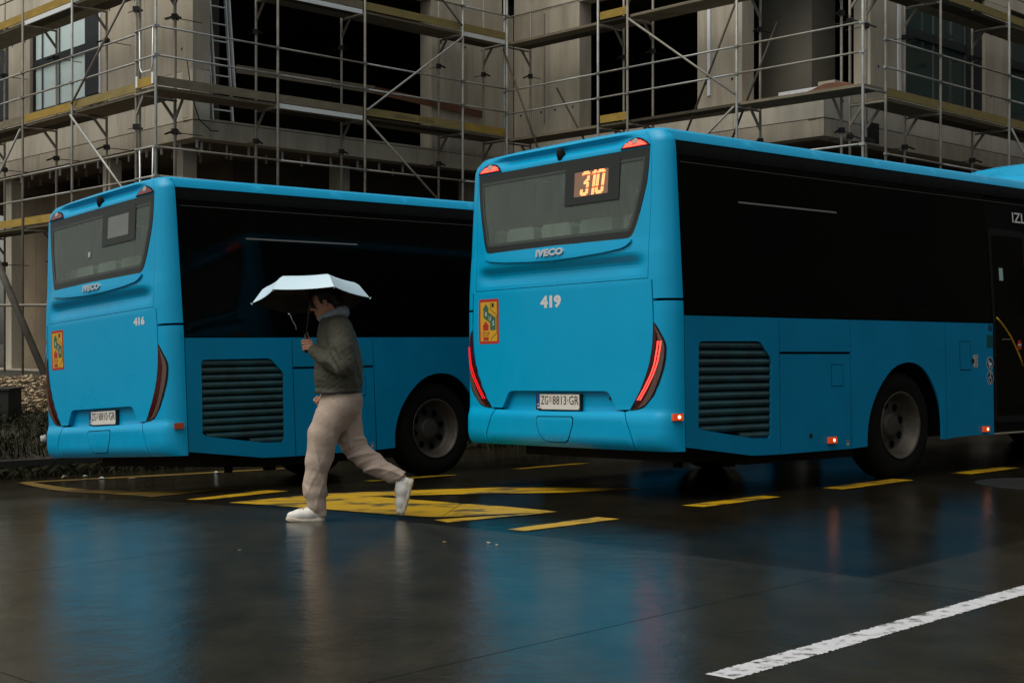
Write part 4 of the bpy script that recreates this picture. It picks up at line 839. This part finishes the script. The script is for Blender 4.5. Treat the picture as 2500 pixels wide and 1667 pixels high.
lump('cloth_bundle', P1(2.15, .25, 5.575), .20, .13, .14, M['cloth'], 'striped grey cloth bundle lying on the left scaffold deck by the bright window', 'cloth', 3, -.8)
lump('cloth_bundle', P1(2.65, .45, 5.58), .26, .16, .17, M['cloth2'], 'dark green cloth heap behind the striped bundle on the left scaffold deck', 'cloth', 5, -.8)
b = MB(); q0, q1 = P3(7.55, .45, 5.50), P3(8.55, .5, 5.51); n = 8
for i in range(n):
    a, c = q0.lerp(q1, i / n), q0.lerp(q1, (i + 1) / n); h = lambda t_: .02 + .16 * math.sin(math.pi * min(1, t_ * 1.15)) ** 1.5
    za, zb = h(i / n), h((i + 1) / n); w3 = Vector((Rd.x, Rd.y, 0)) * .22
    b.hexa([a - w3, c - w3, c + w3, a + w3], [a - w3 + Vector((0, 0, za * .6)), c - w3 + Vector((0, 0, zb * .6)), c + w3 + Vector((0, 0, zb)), a + w3 + Vector((0, 0, za))])
tag(b.build('folded_sheet', M['woodr']), 'folded red brown sheet lying on the deck at the free corner scaffold', 'sheet')
b = MB(); b.bar(P3(6.50, .90, 5.68), P3(7.75, .90, 5.68), (Rd.x, Rd.y, 0), .03, .07)
for i in range(8): b.box(P3(6.58 + i * .15, .882, 5.685), (.012, .012, .03))
tag(b.build('edge_profile', M['whitelath']), 'white perforated edge profile resting above the deck near the free corner', 'profile')
sp_ = empty('raking_prop', (-8.75, 26.6, .55), 'thick steel prop slanting down behind the left edge of bus 416', 'prop')
MB().tube([(-10.95, 26.9, 5.6), (-8.72, 26.6, .56)], .066, 12).build('tube', M['galv2'], sp_, sp_.location, True); b = MB(); b.box((-8.72, 26.6, .555), (.3, .3, .02)); b.build('foot_plate', M['galv2'], sp_, sp_.location)
rp_ = empty('site_rail', (-8.8, 27.2, 1.9), 'horizontal tube rail crossing the thick slanting prop at the left edge', 'rail')
MB().tube([(-12.5, 27.4, 1.92), (-6.2, 27.0, 1.92)], .026, 8).build('tube', M['galv2'], rp_, rp_.location, True); MB().tube([(-8.9, 27.9, 2.02), (-6.0, 27.3, 2.12)], .02, 8).build('upper_tube', M['galv'], rp_, rp_.location, True)
for x in (-11.6, -6.6): MB().tube([(x, 27.25, .5), (x, 27.25, 2.4)], .024, 8).build('post', M['galv2'], rp_, rp_.location, True)

# ------------------------------------------------------------------ bank: chips, weeds, cabinet, scraps
rs = np.random.RandomState(4)
def chips(n, t0, t1, s0, s1):
    vs = []; fs = []
    for i in range(n):
        t, s = rs.uniform(t0, t1), rs.uniform(s0, s1); x, y = xy(t, s); z = bank(t, s) + rs.uniform(.005, .06); L_ = rs.uniform(.03, .075); W_ = L_ * rs.uniform(.3, .6)
        a = rs.uniform(0, 6.28); tl = rs.uniform(-.7, .7); bnd = rs.uniform(.005, .03); ca, sa_ = math.cos(a), math.sin(a)
        q = [(-L_, 0, 0), (0, -W_, bnd), (L_, 0, L_ * tl), (0, W_, bnd + W_ * tl), (0, 0, -.02)]; b_ = len(vs)
        vs += [(x + ca * u - sa_ * v_, y + sa_ * u + ca * v_, z + w__) for u, v_, w__ in q]; fs += [(b_, b_ + 1, b_ + 2), (b_, b_ + 2, b_ + 3), (b_ + 1, b_, b_ + 4), (b_ + 2, b_ + 1, b_ + 4), (b_ + 3, b_ + 2, b_ + 4), (b_, b_ + 3, b_ + 4)]
    return vs, fs
M['chip'] = mat('tan_stone_chips', (.40, .30, .185), .85, n1=(2.5, .8, (.20, .14, .08)), n2=(9, .5, (.55, .45, .30)))
vs, fs = chips(11000, 18.7, 23, 3, 15); tag(raw('gravel', vs, fs, M['chip'], None, False), kind='stuff')
def blades(n, t0, t1, s0, s1, hmin, hmax):
    vs = []; fs = []
    for i in range(n):
        t, s = rs.uniform(t0, t1), rs.uniform(s0, s1)
        if math.sin(s * 2.1) * math.sin(t * 2.7 + 1) < rs.uniform(-1, .55): continue
        x, y = xy(t, s); z = bank(t, s) - .02; h = rs.uniform(hmin, hmax) * (.4 + .6 * (.5 + .5 * math.sin(s * 3.3 + t * 5))); a = rs.uniform(0, 6.28); le = rs.uniform(.2, 1.5) * h; w_ = rs.uniform(.004, .011); b_ = len(vs); dx, dy = math.cos(a), math.sin(a)
        vs += [(x - dy * w_, y + dx * w_, z), (x + dy * w_, y - dx * w_, z), (x + dx * le * .4 + dy * w_ * .8, y + dy * le * .4 - dx * w_ * .8, z + h * .6), (x + dx * le * .4 - dy * w_ * .8, y + dy * le * .4 + dx * w_ * .8, z + h * .6), (x + dx * le, y + dy * le, z + h * rs.uniform(.75, 1))]
        fs += [(b_, b_ + 1, b_ + 2, b_ + 3), (b_ + 3, b_ + 2, b_ + 4)]
    return vs, fs
M['weed'] = mat('dark_weeds', (.024, .025, .012), .8, spec=.12, n1=(1.8, .7, (.013, .015, .008)), n2=(5, .4, (.05, .04, .02)))
def gutter(n):
    vs = []; fs = []
    for i in range(n):
        t, s = KT - abs(rs.normal(0, .12)) - .01, rs.uniform(-2, 16); x, y = xy(t, s); z = gz(t); h = rs.uniform(.03, .17); a = rs.uniform(0, 6.28); le = rs.uniform(.3, 1.6) * h; w_ = rs.uniform(.004, .010); b_ = len(vs); dx, dy = math.cos(a), math.sin(a)
        vs += [(x - dy * w_, y + dx * w_, z), (x + dy * w_, y - dx * w_, z), (x + dx * le * .5, y + dy * le * .5, z + h * .7), (x + dx * le, y + dy * le, z + h * .8)]; fs += [(b_, b_ + 1, b_ + 2), (b_ + 1, b_ + 3, b_ + 2)]
    return vs, fs
vs, fs = gutter(5200); tag(raw('gutter_weeds', vs, fs, M['weed'], None, False), kind='stuff')
vs = []; fs = []
for i in range(14000):
    t, s = rs.uniform(16.1, 18.9), rs.uniform(0, 16); x, y = xy(t, s); z = bank(t, s) + rs.uniform(0, .36) * (.35 + .65 * abs(math.sin(s * 1.9 + 1) * math.sin(t * 2.3 + s))); L_ = rs.uniform(.015, .04); q = rs.normal(size=(2, 3)); q /= np.linalg.norm(q, axis=1)[:, None]; b_ = len(vs); p = np.array((x, y, z))
    vs += [tuple(p - q[0] * L_), tuple(p - q[1] * L_ * .5), tuple(p + q[0] * L_), tuple(p + q[1] * L_ * .5)]; fs.append((b_, b_ + 1, b_ + 2, b_ + 3))
tag(raw('scrub_leaves', vs, fs, M['weed'], None, False), kind='stuff')
vs, fs = blades(26000, 16.06, 19.3, -1, 16, .08, .34); tag(raw('weeds', vs, fs, M['weed'], None, False), kind='stuff')
cb = empty('utility_cabinet', (-6.75, 18.6, .1), 'dark green box standing in the weeds at the left edge', 'cabinet')
b = MB(); b.box((-6.87, 18.6, .32), (.74, .5, .56)); b.build('case', M['cabinet'], cb, cb.location); b = MB(); b.box((-6.87, 18.6, .613), (.8, .56, .025)); b.build('lid', M['cabinet'], cb, cb.location)
lump('plastic_wrapper', (-5.37, 16.3, .10), .035, .03, .055, M['paper'], 'crumpled white plastic wrapper caught in the weeds beside bus 416', 'litter', 9)
for i, (x, y) in enumerate(((-5.05, 16.05), (-4.86, 16.2), (-4.6, 15.95), (-4.25, 15.9), (-3.45, 16.6))):
    o = lump('paper_scrap', (x, y, G(x, y) + .012), rnd.uniform(.02, .045), rnd.uniform(.012, .025), rnd.uniform(.008, .02), M['leafd'] if i in (0, 3) else M['paper'], 'small pale scrap of litter on the wet road behind bus 416 near the kerb', 'litter', 20 + i, rnd.uniform(0, 6), 1); o['group'] = 'scraps by the kerb'
for i, (x, y) in enumerate(((-.41, 8.66), (-.09, 8.53), (-.14, 8.62), (-1.6, 8.35))):
    o = lump('dry_leaf', (x, y, G(x, y) + .010), rnd.uniform(.010, .018), rnd.uniform(.006, .010), .004, M['paper'] if i % 3 else M['leafd'], 'tiny pale leaf scrap lying on the wet apron in the foreground', 'litter', 40 + i, rnd.uniform(0, 6), 1); o['group'] = 'leaf scraps on the wet apron'
# unseen building across the street, sized and darkened to dim bus windows and sides
ab = empty('unseen_shading_building', (44, 15, 0), 'unseen dark building across the street, added to dim the bus windows and sides', 'building')
b = MB(); b.box((44, 15, 8.2), (12, 84, 16.4)); b.build('wall', M['facade'], ab, ab.location)
wm = mat('far_window', (.02, .025, .025), .1)
for fl in range(5):
    for k in range(20):
        b = MB(); b.box((37.97, -24 + k * 4.1, 2 + fl * 3.1), (.08, 1.6, 1.5)); b.build('window', wm, ab, ab.location)

# ------------------------------------------------------------------ person (distance fields -> one smooth mesh per garment)
class Field:
    def __init__(s, lo, hi, h):
        s.h = h; s.lo = np.array(lo, float); s.ax = [np.arange(lo[i], hi[i] + h, h) for i in range(3)]; s.F = np.full([len(a) for a in s.ax], 1e3, np.float32)
    def win(s, lo, hi, m):
        sl = []
        for i in range(3):
            a = int(max(0, math.floor((lo[i] - m - s.lo[i]) / s.h))); b = int(min(len(s.ax[i]), math.ceil((hi[i] + m - s.lo[i]) / s.h) + 1)); sl.append(slice(a, max(a + 1, b)))
        g_ = np.meshgrid(*[s.ax[i][sl[i]] for i in range(3)], indexing='ij'); return tuple(sl), g_
    def join(s, sl, d, k):
        a = s.F[sl]; h = np.maximum(k - np.abs(a - d), 0) / max(k, 1e-6); s.F[sl] = np.minimum(a, d) - h * h * k * .25
    def cap(s, a, b, ra, rb=None, k=.02):
        rb = ra if rb is None else rb; a, b = np.array(a, float), np.array(b, float); r = max(ra, rb); sl, (X, Y, Z) = s.win(np.minimum(a, b) - r, np.maximum(a, b) + r, k + 3 * s.h)
        d = b - a; t_ = np.clip(((X - a[0]) * d[0] + (Y - a[1]) * d[1] + (Z - a[2]) * d[2]) / (d @ d + 1e-12), 0, 1)
        s.join(sl, np.sqrt((X - a[0] - t_ * d[0]) ** 2 + (Y - a[1] - t_ * d[1]) ** 2 + (Z - a[2] - t_ * d[2]) ** 2) - (ra + (rb - ra) * t_), k)
    def chain(s, ps, rs_, k=.02):
        for i in range(len(ps) - 1): s.cap(ps[i], ps[i + 1], rs_[i], rs_[i + 1], k)
    def ell(s, c, r, k=.02, Rm=None):
        m = max(r); sl, (X, Y, Z) = s.win(np.array(c) - m, np.array(c) + m, k + 3 * s.h); X, Y, Z = X - c[0], Y - c[1], Z - c[2]
        if Rm is not None: X, Y, Z = (Rm[0][0] * X + Rm[1][0] * Y + Rm[2][0] * Z, Rm[0][1] * X + Rm[1][1] * Y + Rm[2][1] * Z, Rm[0][2] * X + Rm[1][2] * Y + Rm[2][2] * Z)
        k0 = np.sqrt((X / r[0]) ** 2 + (Y / r[1]) ** 2 + (Z / r[2]) ** 2); k1 = np.sqrt((X / r[0] ** 2) ** 2 + (Y / r[1] ** 2) ** 2 + (Z / r[2] ** 2) ** 2) + 1e-6
        s.join(sl, k0 * (k0 - 1) / k1, k)
    def loft(s, tab, k=.02, e=2.3):
        zs = [q[0] for q in tab]; cx, rx, ry = ([q[i] for q in tab] for i in (1, 2, 3)); m = max(rx + ry)
        sl, (X, Y, Z) = s.win((min(cx) - m, -m, zs[0]), (max(cx) + m, m, zs[-1]), k + 3 * s.h); c, a, b = np.interp(Z, zs, cx), np.interp(Z, zs, rx), np.interp(Z, zs, ry)
        q = (np.abs((X - c) / a) ** e + np.abs(Y / b) ** e) ** (1 / e); s.join(sl, np.maximum((q - 1) * np.minimum(a, b), np.maximum(zs[0] - Z, Z - zs[-1])), k)
    def warp(s, fn):
        X, Y, Z = np.meshgrid(*s.ax, indexing='ij', sparse=True); s.F = s.F + fn(X, Y, Z).astype(np.float32)
    def carve(s, fn):
        X, Y, Z = np.meshgrid(*s.ax, indexing='ij', sparse=True); s.F = np.maximum(s.F, fn(X, Y, Z).astype(np.float32))
    def mesh(s, name, m, parent):
        F = s.F; c = [n - 1 for n in F.shape]; acc = np.zeros(c + [3], np.float32); cnt = np.zeros(c, np.float32)
        for a in range(3):
            ot = [k for k in range(3) if k != a]
            for b in (0, 1):
                for d in (0, 1):
                    o = [0, 0, 0]; o[ot[0]] = b; o[ot[1]] = d; o2 = list(o); o2[a] = 1
                    f0 = F[tuple(slice(o[k], o[k] + c[k]) for k in range(3))]; f1 = F[tuple(slice(o2[k], o2[k] + c[k]) for k in range(3))]
                    mk = (f0 < 0) != (f1 < 0); t_ = np.where(mk, f0 / (f0 - f1 + 1e-12 * (f0 == f1)), 0); cnt += mk; acc[..., a] += t_ * mk
                    acc[..., ot[0]] += b * mk; acc[..., ot[1]] += d * mk
        act = cnt > 0; idx = np.full(c, -1, np.int64); idx[act] = np.arange(act.sum()); ii = np.argwhere(act)
        V = s.lo + (ii + acc[act] / cnt[act][:, None]) * s.h; quads = []
        for a in range(3):
            ot = [(a + 1) % 3, (a + 2) % 3]; s0 = [slice(None)] * 3; s1 = [slice(None)] * 3; s0[a] = slice(0, -1); s1[a] = slice(1, None)
            f0, f1 = F[tuple(s0)], F[tuple(s1)]; mk = (f0 < 0) != (f1 < 0); e = np.argwhere(mk); neg = f0[mk] < 0
            ok = (e[:, ot[0]] > 0) & (e[:, ot[1]] > 0) & (e[:, ot[0]] < c[ot[0]]) & (e[:, ot[1]] < c[ot[1]]); e, neg = e[ok], neg[ok]
            def at(i, j): q = e.copy(); q[:, ot[0]] -= i; q[:, ot[1]] -= j; return idx[q[:, 0], q[:, 1], q[:, 2]]
            Q = np.stack([at(1, 1), at(0, 1), at(0, 0), at(1, 0)], 1); Q[~neg] = Q[~neg][:, ::-1]; quads.append(Q)
        return raw(name, V.tolist(), np.concatenate(quads).tolist(), m, parent)
PX, PY = -1.158, 9.95
pe = empty('person', (PX, PY, G(PX, PY) + .002), 'person walking in an olive quilted jacket, loose beige trousers and white shoes, holding an umbrella', 'person')
ha_ = R(21); HC = np.array([-.150, 0, 1.522])
def hp(f_, y, u): return HC + np.array([-math.cos(ha_) * f_ - math.sin(ha_) * u, y, -math.sin(ha_) * f_ + math.cos(ha_) * u])
HR = [[-math.cos(ha_), 0, -math.sin(ha_)], [0, 1, 0], [-math.sin(ha_), 0, math.cos(ha_)]]
def fingers(F, L_, r0, k=.004):
    for ps in L_: F.chain(ps, [r0 * (1 - .12 * i) for i in range(len(ps))], k)
B_ = Field((-.36, -.30, .06), (.46, .30, 1.70), .005)
B_.ell(hp(-.012, 0, .035), (.097, .074, .086), .02, HR); B_.ell(hp(.040, 0, -.028), (.052, .058, .084), .03, HR)
for sg in (1, -1):
    B_.cap(hp(.0, sg * .048, -.052), hp(.062, sg * .012, -.092), .020, .015, .02); B_.ell(hp(-.008, sg * .074, -.006), (.017, .010, .030), .006, HR); B_.ell(hp(.074, sg * .030, .026), (.014, .022, .008), .01, HR)
    B_.cap(hp(.103, sg * .009, -.020), hp(.095, sg * .012, -.021), .007, .006, .006)
B_.cap(hp(.084, 0, .018), hp(.106, 0, -.016), .0075, .0105, .008); B_.ell(hp(.0875, 0, -.050), (.010, .022, .007), .006, HR); B_.ell(hp(.086, 0, -.063), (.010, .019, .007), .006, HR); B_.ell(hp(.078, 0, -.092), (.018, .022, .016), .02, HR)
B_.cap(hp(-.03, 0, -.05), (-.075, 0, 1.36), .055, .060, .03)
B_.loft([(.86, -.03, .10, .14), (1.05, -.055, .11, .145), (1.22, -.06, .105, .155), (1.33, -.07, .085, .14), (1.37, -.075, .06, .08)], .04)
B_.chain([(-.04, -.15, 1.33), (.0, -.215, 1.10), (-.195, -.157, 1.172), (-.225, -.147, 1.196)], [.05, .040, .029, .026], .02); B_.chain([(-.07, .15, 1.33), (-.02, .21, 1.10), (-.150, .168, .915), (-.172, .160, .870)], [.05, .040, .028, .024], .02)
B_.chain([(-.03, -.085, .85), (-.180, -.09, .43), (-.203, -.09, .20), (-.190, -.09, .09)], [.08, .05, .034, .030], .03); B_.chain([(0, .085, .85), (.035, .09, .515), (.20, .09, .366), (.385, .09, .287)], [.08, .048, .036, .026], .03)
B_.ell((-.238, -.147, 1.220), (.030, .017, .045), .012); zt_ = [1.252, 1.233, 1.213, 1.195]
fingers(B_, [[(-.240, -.158, z), (-.280 + .003 * i, -.160, z - .002), (-.291 + .003 * i, -.136, z - .005), (-.268, -.118, z - .007)] for i, z in enumerate(zt_)], .0098)
fingers(B_, [[(-.235, -.135, 1.215), (-.244, -.118, 1.252), (-.253, -.119, 1.282), (-.257, -.122, 1.306)]], .0108)
B_.ell((-.186, .155, .846), (.024, .017, .036), .012)
fingers(B_, [[(-.194 - .010 * i, .158 + .003 * i, .822 + .010 * i), (-.212 - .011 * i, .156, .799 + .012 * i), (-.208 - .012 * i, .142, .784 + .013 * i), (-.196 - .010 * i, .136, .790 + .013 * i)] for i in range(4)], .0095)
fingers(B_, [[(-.191, .142, .854), (-.211, .132, .834), (-.222, .133, .816)]], .0105)
B_.mesh('body', M['skin'], pe)
b = MB()
for sg in (1, -1): p = hp(.081, sg * .030, .010); b.lathe(p, p - hp(0, sg * .02, 0), [(-.006, .004), (0, .010), (.004, .008), (.006, .001)], 10)
b.build('eyes', M['eye'], pe, smooth=True)
H_ = Field((-.32, -.16, 1.30), (.06, .16, 1.70), .006)
H_.ell(hp(-.018, 0, .046), (.106, .087, .092), .02, HR); H_.ell(hp(-.075, 0, -.03), (.050, .070, .085), .03, HR)
H_.carve(lambda X, Y, Z: np.minimum(((-math.cos(ha_)) * (X - HC[0]) - math.sin(ha_) * (Z - HC[2])) - .030, .062 - (-math.sin(ha_) * (X - HC[0]) + math.cos(ha_) * (Z - HC[2]))))
for sg in (-1, 1): H_.chain([hp(.06, sg * .035, .095), hp(.088, sg * .052, .05), hp(.082, sg * .062, -.005), hp(.06, sg * .068, -.035)], [.018, .013, .010, .004], .012)
H_.warp(lambda X, Y, Z: .003 * np.sin(90 * Y + 30 * Z) * np.sin(60 * X + 1)); H_.mesh('hair', M['hair'], pe)
J_ = Field((-.34, -.34, .86), (.20, .34, 1.50), .0065)
J_.loft([(.895, -.056, .162, .19), (.925, -.056, .160, .188), (.95, -.055, .168, .196), (1.08, -.055, .168, .20), (1.2, -.060, .152, .195), (1.30, -.070, .132, .185), (1.37, -.078, .112, .155), (1.42, -.085, .085, .105), (1.445, -.088, .076, .084)], .02)
J_.chain([(-.035, -.150, 1.335), (-.010, -.225, 1.20), (.006, -.250, 1.085)], [.088, .082, .076], .014); J_.chain([(.006, -.250, 1.085), (-.10, -.212, 1.12), (-.188, -.166, 1.172)], [.076, .068, .050], .014); J_.cap((-.190, -.161, 1.172), (-.206, -.155, 1.182), .044, .042, .006)
J_.chain([(-.07, .150, 1.335), (-.045, .205, 1.2), (-.02, .222, 1.09)], [.088, .083, .076], .03); J_.chain([(-.02, .222, 1.09), (-.11, .19, .985), (-.150, .172, .920)], [.076, .066, .046], .025)
def jf(X, Y, Z):
    wz = Z + .012 * np.sin(19 * X + 7 * Y) + .008 * np.sin(37 * X - 11 * Z); q = np.sin(50 * (X + 1.5 * wz + .3 * Y)) * np.sin(50 * (X - 1.5 * wz + .3 * Y)); el_ = np.exp(-(((X + .02) / .10) ** 2 + ((Z - 1.10) / .10) ** 2)) * (Y < -.12)
    return .002 - .0030 * np.abs(q) ** .4 + .008 * el_ * np.sin(75 * (Z + .9 * X) + 3 * np.sin(20 * X)) + .004 * np.sin(38 * Z + 9 * np.sin(7 * X + 5 * Y)) * np.exp(-((Z - 1.0) / .12) ** 2)
J_.warp(jf); J_.carve(lambda X, Y, Z: np.where(Z < 1.0, .890 - Z + .02 * X, -1.)); jk = J_.mesh('jacket', M['jacket'], pe)
b = MB(); n = 44; ring = lambda z, k: [(-.056 + .170 * k * math.cos(2 * math.pi * i / n), .201 * k * math.sin(2 * math.pi * i / n), z + .003 * math.cos(2 * math.pi * i / n)) for i in range(n)]
b.add(ring(.887, 1.0) + ring(.899, 1.012) + ring(.906, .99), [(r_ * n + i, r_ * n + (i + 1) % n, (r_ + 1) * n + (i + 1) % n, (r_ + 1) * n + i) for r_ in range(2) for i in range(n)]); b.build('hem_band', M['ink'], jk, smooth=True)
O_ = Field((-.26, -.16, 1.34), (.10, .16, 1.54), .006); n = 16
for i in range(n):
    a0, a1 = 2 * math.pi * i / n, 2 * math.pi * (i + 1) / n; q = lambda a: (-.098 + .078 * math.cos(a), .080 * math.sin(a), 1.432 + .034 * math.cos(a)); rr = lambda a: .019 + .010 * (1 + math.cos(a)) / 2
    O_.cap(q(a0), q(a1), rr(a0), rr(a1), .012)
O_.ell((-.015, 0, 1.440), (.030, .072, .030), .03); O_.warp(lambda X, Y, Z: .003 * np.sin(60 * Z + 25 * X + 9 * np.sin(20 * Y))); O_.mesh('hood', M['hoodie'], pe)
T_ = Field((-.36, -.26, .0), (.50, .28, .96), .0065)
T_.loft([(.62, -.112, .118, .150), (.70, -.084, .138, .170), (.76, -.058, .152, .176), (.84, -.038, .152, .176), (.91, -.030, .138, .168), (.945, -.035, .130, .160)], .03)
T_.chain([(-.040, -.085, .80), (-.105, -.087, .70), (-.149, -.088, .604), (-.184, -.09, .42), (-.206, -.09, .289), (-.208, -.09, .205), (-.198, -.09, .115), (-.168, -.09, .058)], [.115, .112, .106, .090, .077, .075, .062, .044], .025)
T_.chain([(-.01, .085, .78), (.005, .09, .62), (.035, .09, .52), (.120, .09, .425), (.200, .09, .366), (.30, .09, .313), (.380, .09, .287)], [.112, .098, .086, .076, .071, .060, .051], .03)
def tf(X, Y, Z):
    rg = lambda p: (1 - np.abs(np.sin(p))) ** 2.2
    nl = (Y < 0) * np.clip((.70 - Z) / .2, 0, 1); fl = (Y >= 0) * np.clip((.66 - Z) / .08, 0, 1)
    a = -.013 * rg(21 * (X + .42 * Z) + 9 * Y + 1.2 * np.sin(5 * Z) + .6) - .005 * rg(34 * (X - .30 * Z) + 16 * Y + .8 * np.sin(9 * Z)) * np.clip((.5 - Z) / .2, 0, 1)
    c_ = -.014 * rg(27 * (Z + .10 * X) + .9 * np.sin(11 * X + 2) + 6 * Y) - .005 * rg(44 * (Z - .42 * X) + 10 * Y)
    hipf = -.005 * rg(24 * (X + .8 * Z) + 8 * Y) * np.exp(-((Z - .80) / .08) ** 2)
    return nl * a + fl * c_ + hipf + .004
T_.warp(tf); T_.carve(lambda X, Y, Z: np.where((Y < 0), .030 + .35 * np.maximum(0, -(X + .165)) - Z, -1.)); T_.carve(lambda X, Y, Z: np.where(Y > 0, (X - .385) * .85 + (.287 - Z) * .5, -1.)); T_.mesh('trousers', M['trouser'], pe)
def make_shoe(mt):
    so = empty('shoe'); so.parent = pe; so.matrix_local = mt
    F = Field((-.02, -.07, .0), (.32, .07, .16), .005)
    F.chain([(.040, 0, .038), (.10, 0, .045), (.17, 0, .056), (.235, 0, .058)], [.031, .038, .041, .034], .03); F.chain([(.19, 0, .065), (.222, 0, .10)], [.044, .038], .03); F.cap((.24, 0, .05), (.245, 0, .095), .032, .030, .02)
    F.carve(lambda X, Y, Z: .020 - Z + 0 * X); F.carve(lambda X, Y, Z: Z - .118 + .10 * np.maximum(0, .22 - X)); up = F.mesh('upper', M['shoe'], so)
    F = Field((-.02, -.07, -.01), (.32, .07, .06), .005); F.chain([(.046, 0, .014), (.14, 0, .014), (.235, 0, .014)], [.045, .045, .040], .01)
    F.carve(lambda X, Y, Z: np.maximum(Z - .028 - .008 * np.cos(22 * X), -Z + .012 * np.clip((.05 - X) / .05, 0, 1)) + 0 * Y); F.mesh('sole', M['sole'], so)
    for i in range(4):
        x = .098 + i * .024; z = .094 + i * .0075; MB().tube([(x + .006, -.030, z - .018), (x, -.012, z - .001), (x + .002, .012, z - .001), (x + .008, .030, z - .018)], .0028, 5).build('lace', M['lace'], so, smooth=True)
    return so
make_shoe(Matrix.Translation((-.412, -.09, -.002)))
make_shoe(Matrix(((.25, 0, -.968, .398), (0, 1, 0, .09), (.968, 0, .25, .008), (0, 0, 0, 1))))
# umbrella, held
ax_ = Vector((-.05, .21, 1)).normalized(); ce = Vector((-.24, -.06, 1.534)); e1 = (Vector((1, 0, 0)) - ax_ * ax_.x).normalized(); e2 = ax_.cross(e1)
ue = empty('umbrella', Vector((PX - .262, PY - .136, G(PX, PY) + 1.17)), 'pale blue umbrella with black lining held over the walking person', 'umbrella'); off = Vector((PX, PY, G(PX, PY))) - ue.location
PR = [(0, .145), (.11, .142), (.22, .131), (.305, .112), (.336, .093), (.407, 0)]
def up_(a, i, sc_=1.0, dz=0): r_, h = PR[i]; return off + ce + (e1 * math.cos(a) + e2 * math.sin(a)) * r_ * sc_ + ax_ * (h + dz)
A0 = R(0)
for g_ in range(6):
    a0, a1 = A0 + g_ * math.pi / 3, A0 + (g_ + 1) * math.pi / 3; n = 8; vs = []; 
    for dz in (0, -.004):
        for i in range(len(PR)):
            for j in range(n + 1):
                f_ = j / n; c0, c1 = up_(a0, i, dz=dz), up_(a1, i, dz=dz); p = c0.lerp(c1, f_); sag = 4 * f_ * (1 - f_); p += (off + ce + ax_ * PR[i][1] - p) * (.03 * sag * (PR[i][0] / .407) ** 2); vs.append(tuple(p - ax_ * .006 * sag * (PR[i][0] / .407)))
    m_ = len(PR) * (n + 1); fs = []; mi = []
    for q in (0, 1):
        for i in range(len(PR) - 1):
            for j in range(n):
                k = q * m_ + i * (n + 1) + j; t_ = (k, k + n + 1, k + n + 2, k + 1); fs.append(t_ if q else t_[::-1]); mi.append(q)
    o = raw('canopy_panel', vs, fs, M['canopy'], ue); o.data.materials.append(M['canopy_in']); o.data.polygons.foreach_set('material_index', mi)
    MB().tube([up_(a0, i, 1.0, -.009) for i in range(len(PR))], .0028, 5).build('rib', M['shaft'], ue, smooth=True)
    MB().tube([up_(a0, 3, 1.0, -.012), off + ce + ax_ * .03], .0025, 5).build('stretcher', M['shaft'], ue, smooth=True)
    t_ = up_(a0, 5); MB().tube([t_ - ax_ * .012, t_ + (t_ - off - ce).normalized() * .012], [.004, .003], 6).build('tip', M['canopy'], ue)
sb, st2 = off + Vector((-.262, -.136, 1.17)), off + ce + ax_ * .150
MB().tube([sb, off + Vector((-.262, -.136, 1.30))], .013, 10).build('handle', M['ink'], ue, smooth=True); MB().tube([off + Vector((-.262, -.136, 1.30)), off + ce + ax_ * .02, st2], .0048, 8).build('shaft', M['shaft'], ue, smooth=True)
p = up_(A0 + 2 * math.pi / 3, 5); MB().tube([p, p + Vector((.02, 0, -.05)), p + Vector((.045, .0, -.095)), p + Vector((.05, -.01, -.12))], .0035, 5).build('strap', M['galv'], ue, smooth=True)
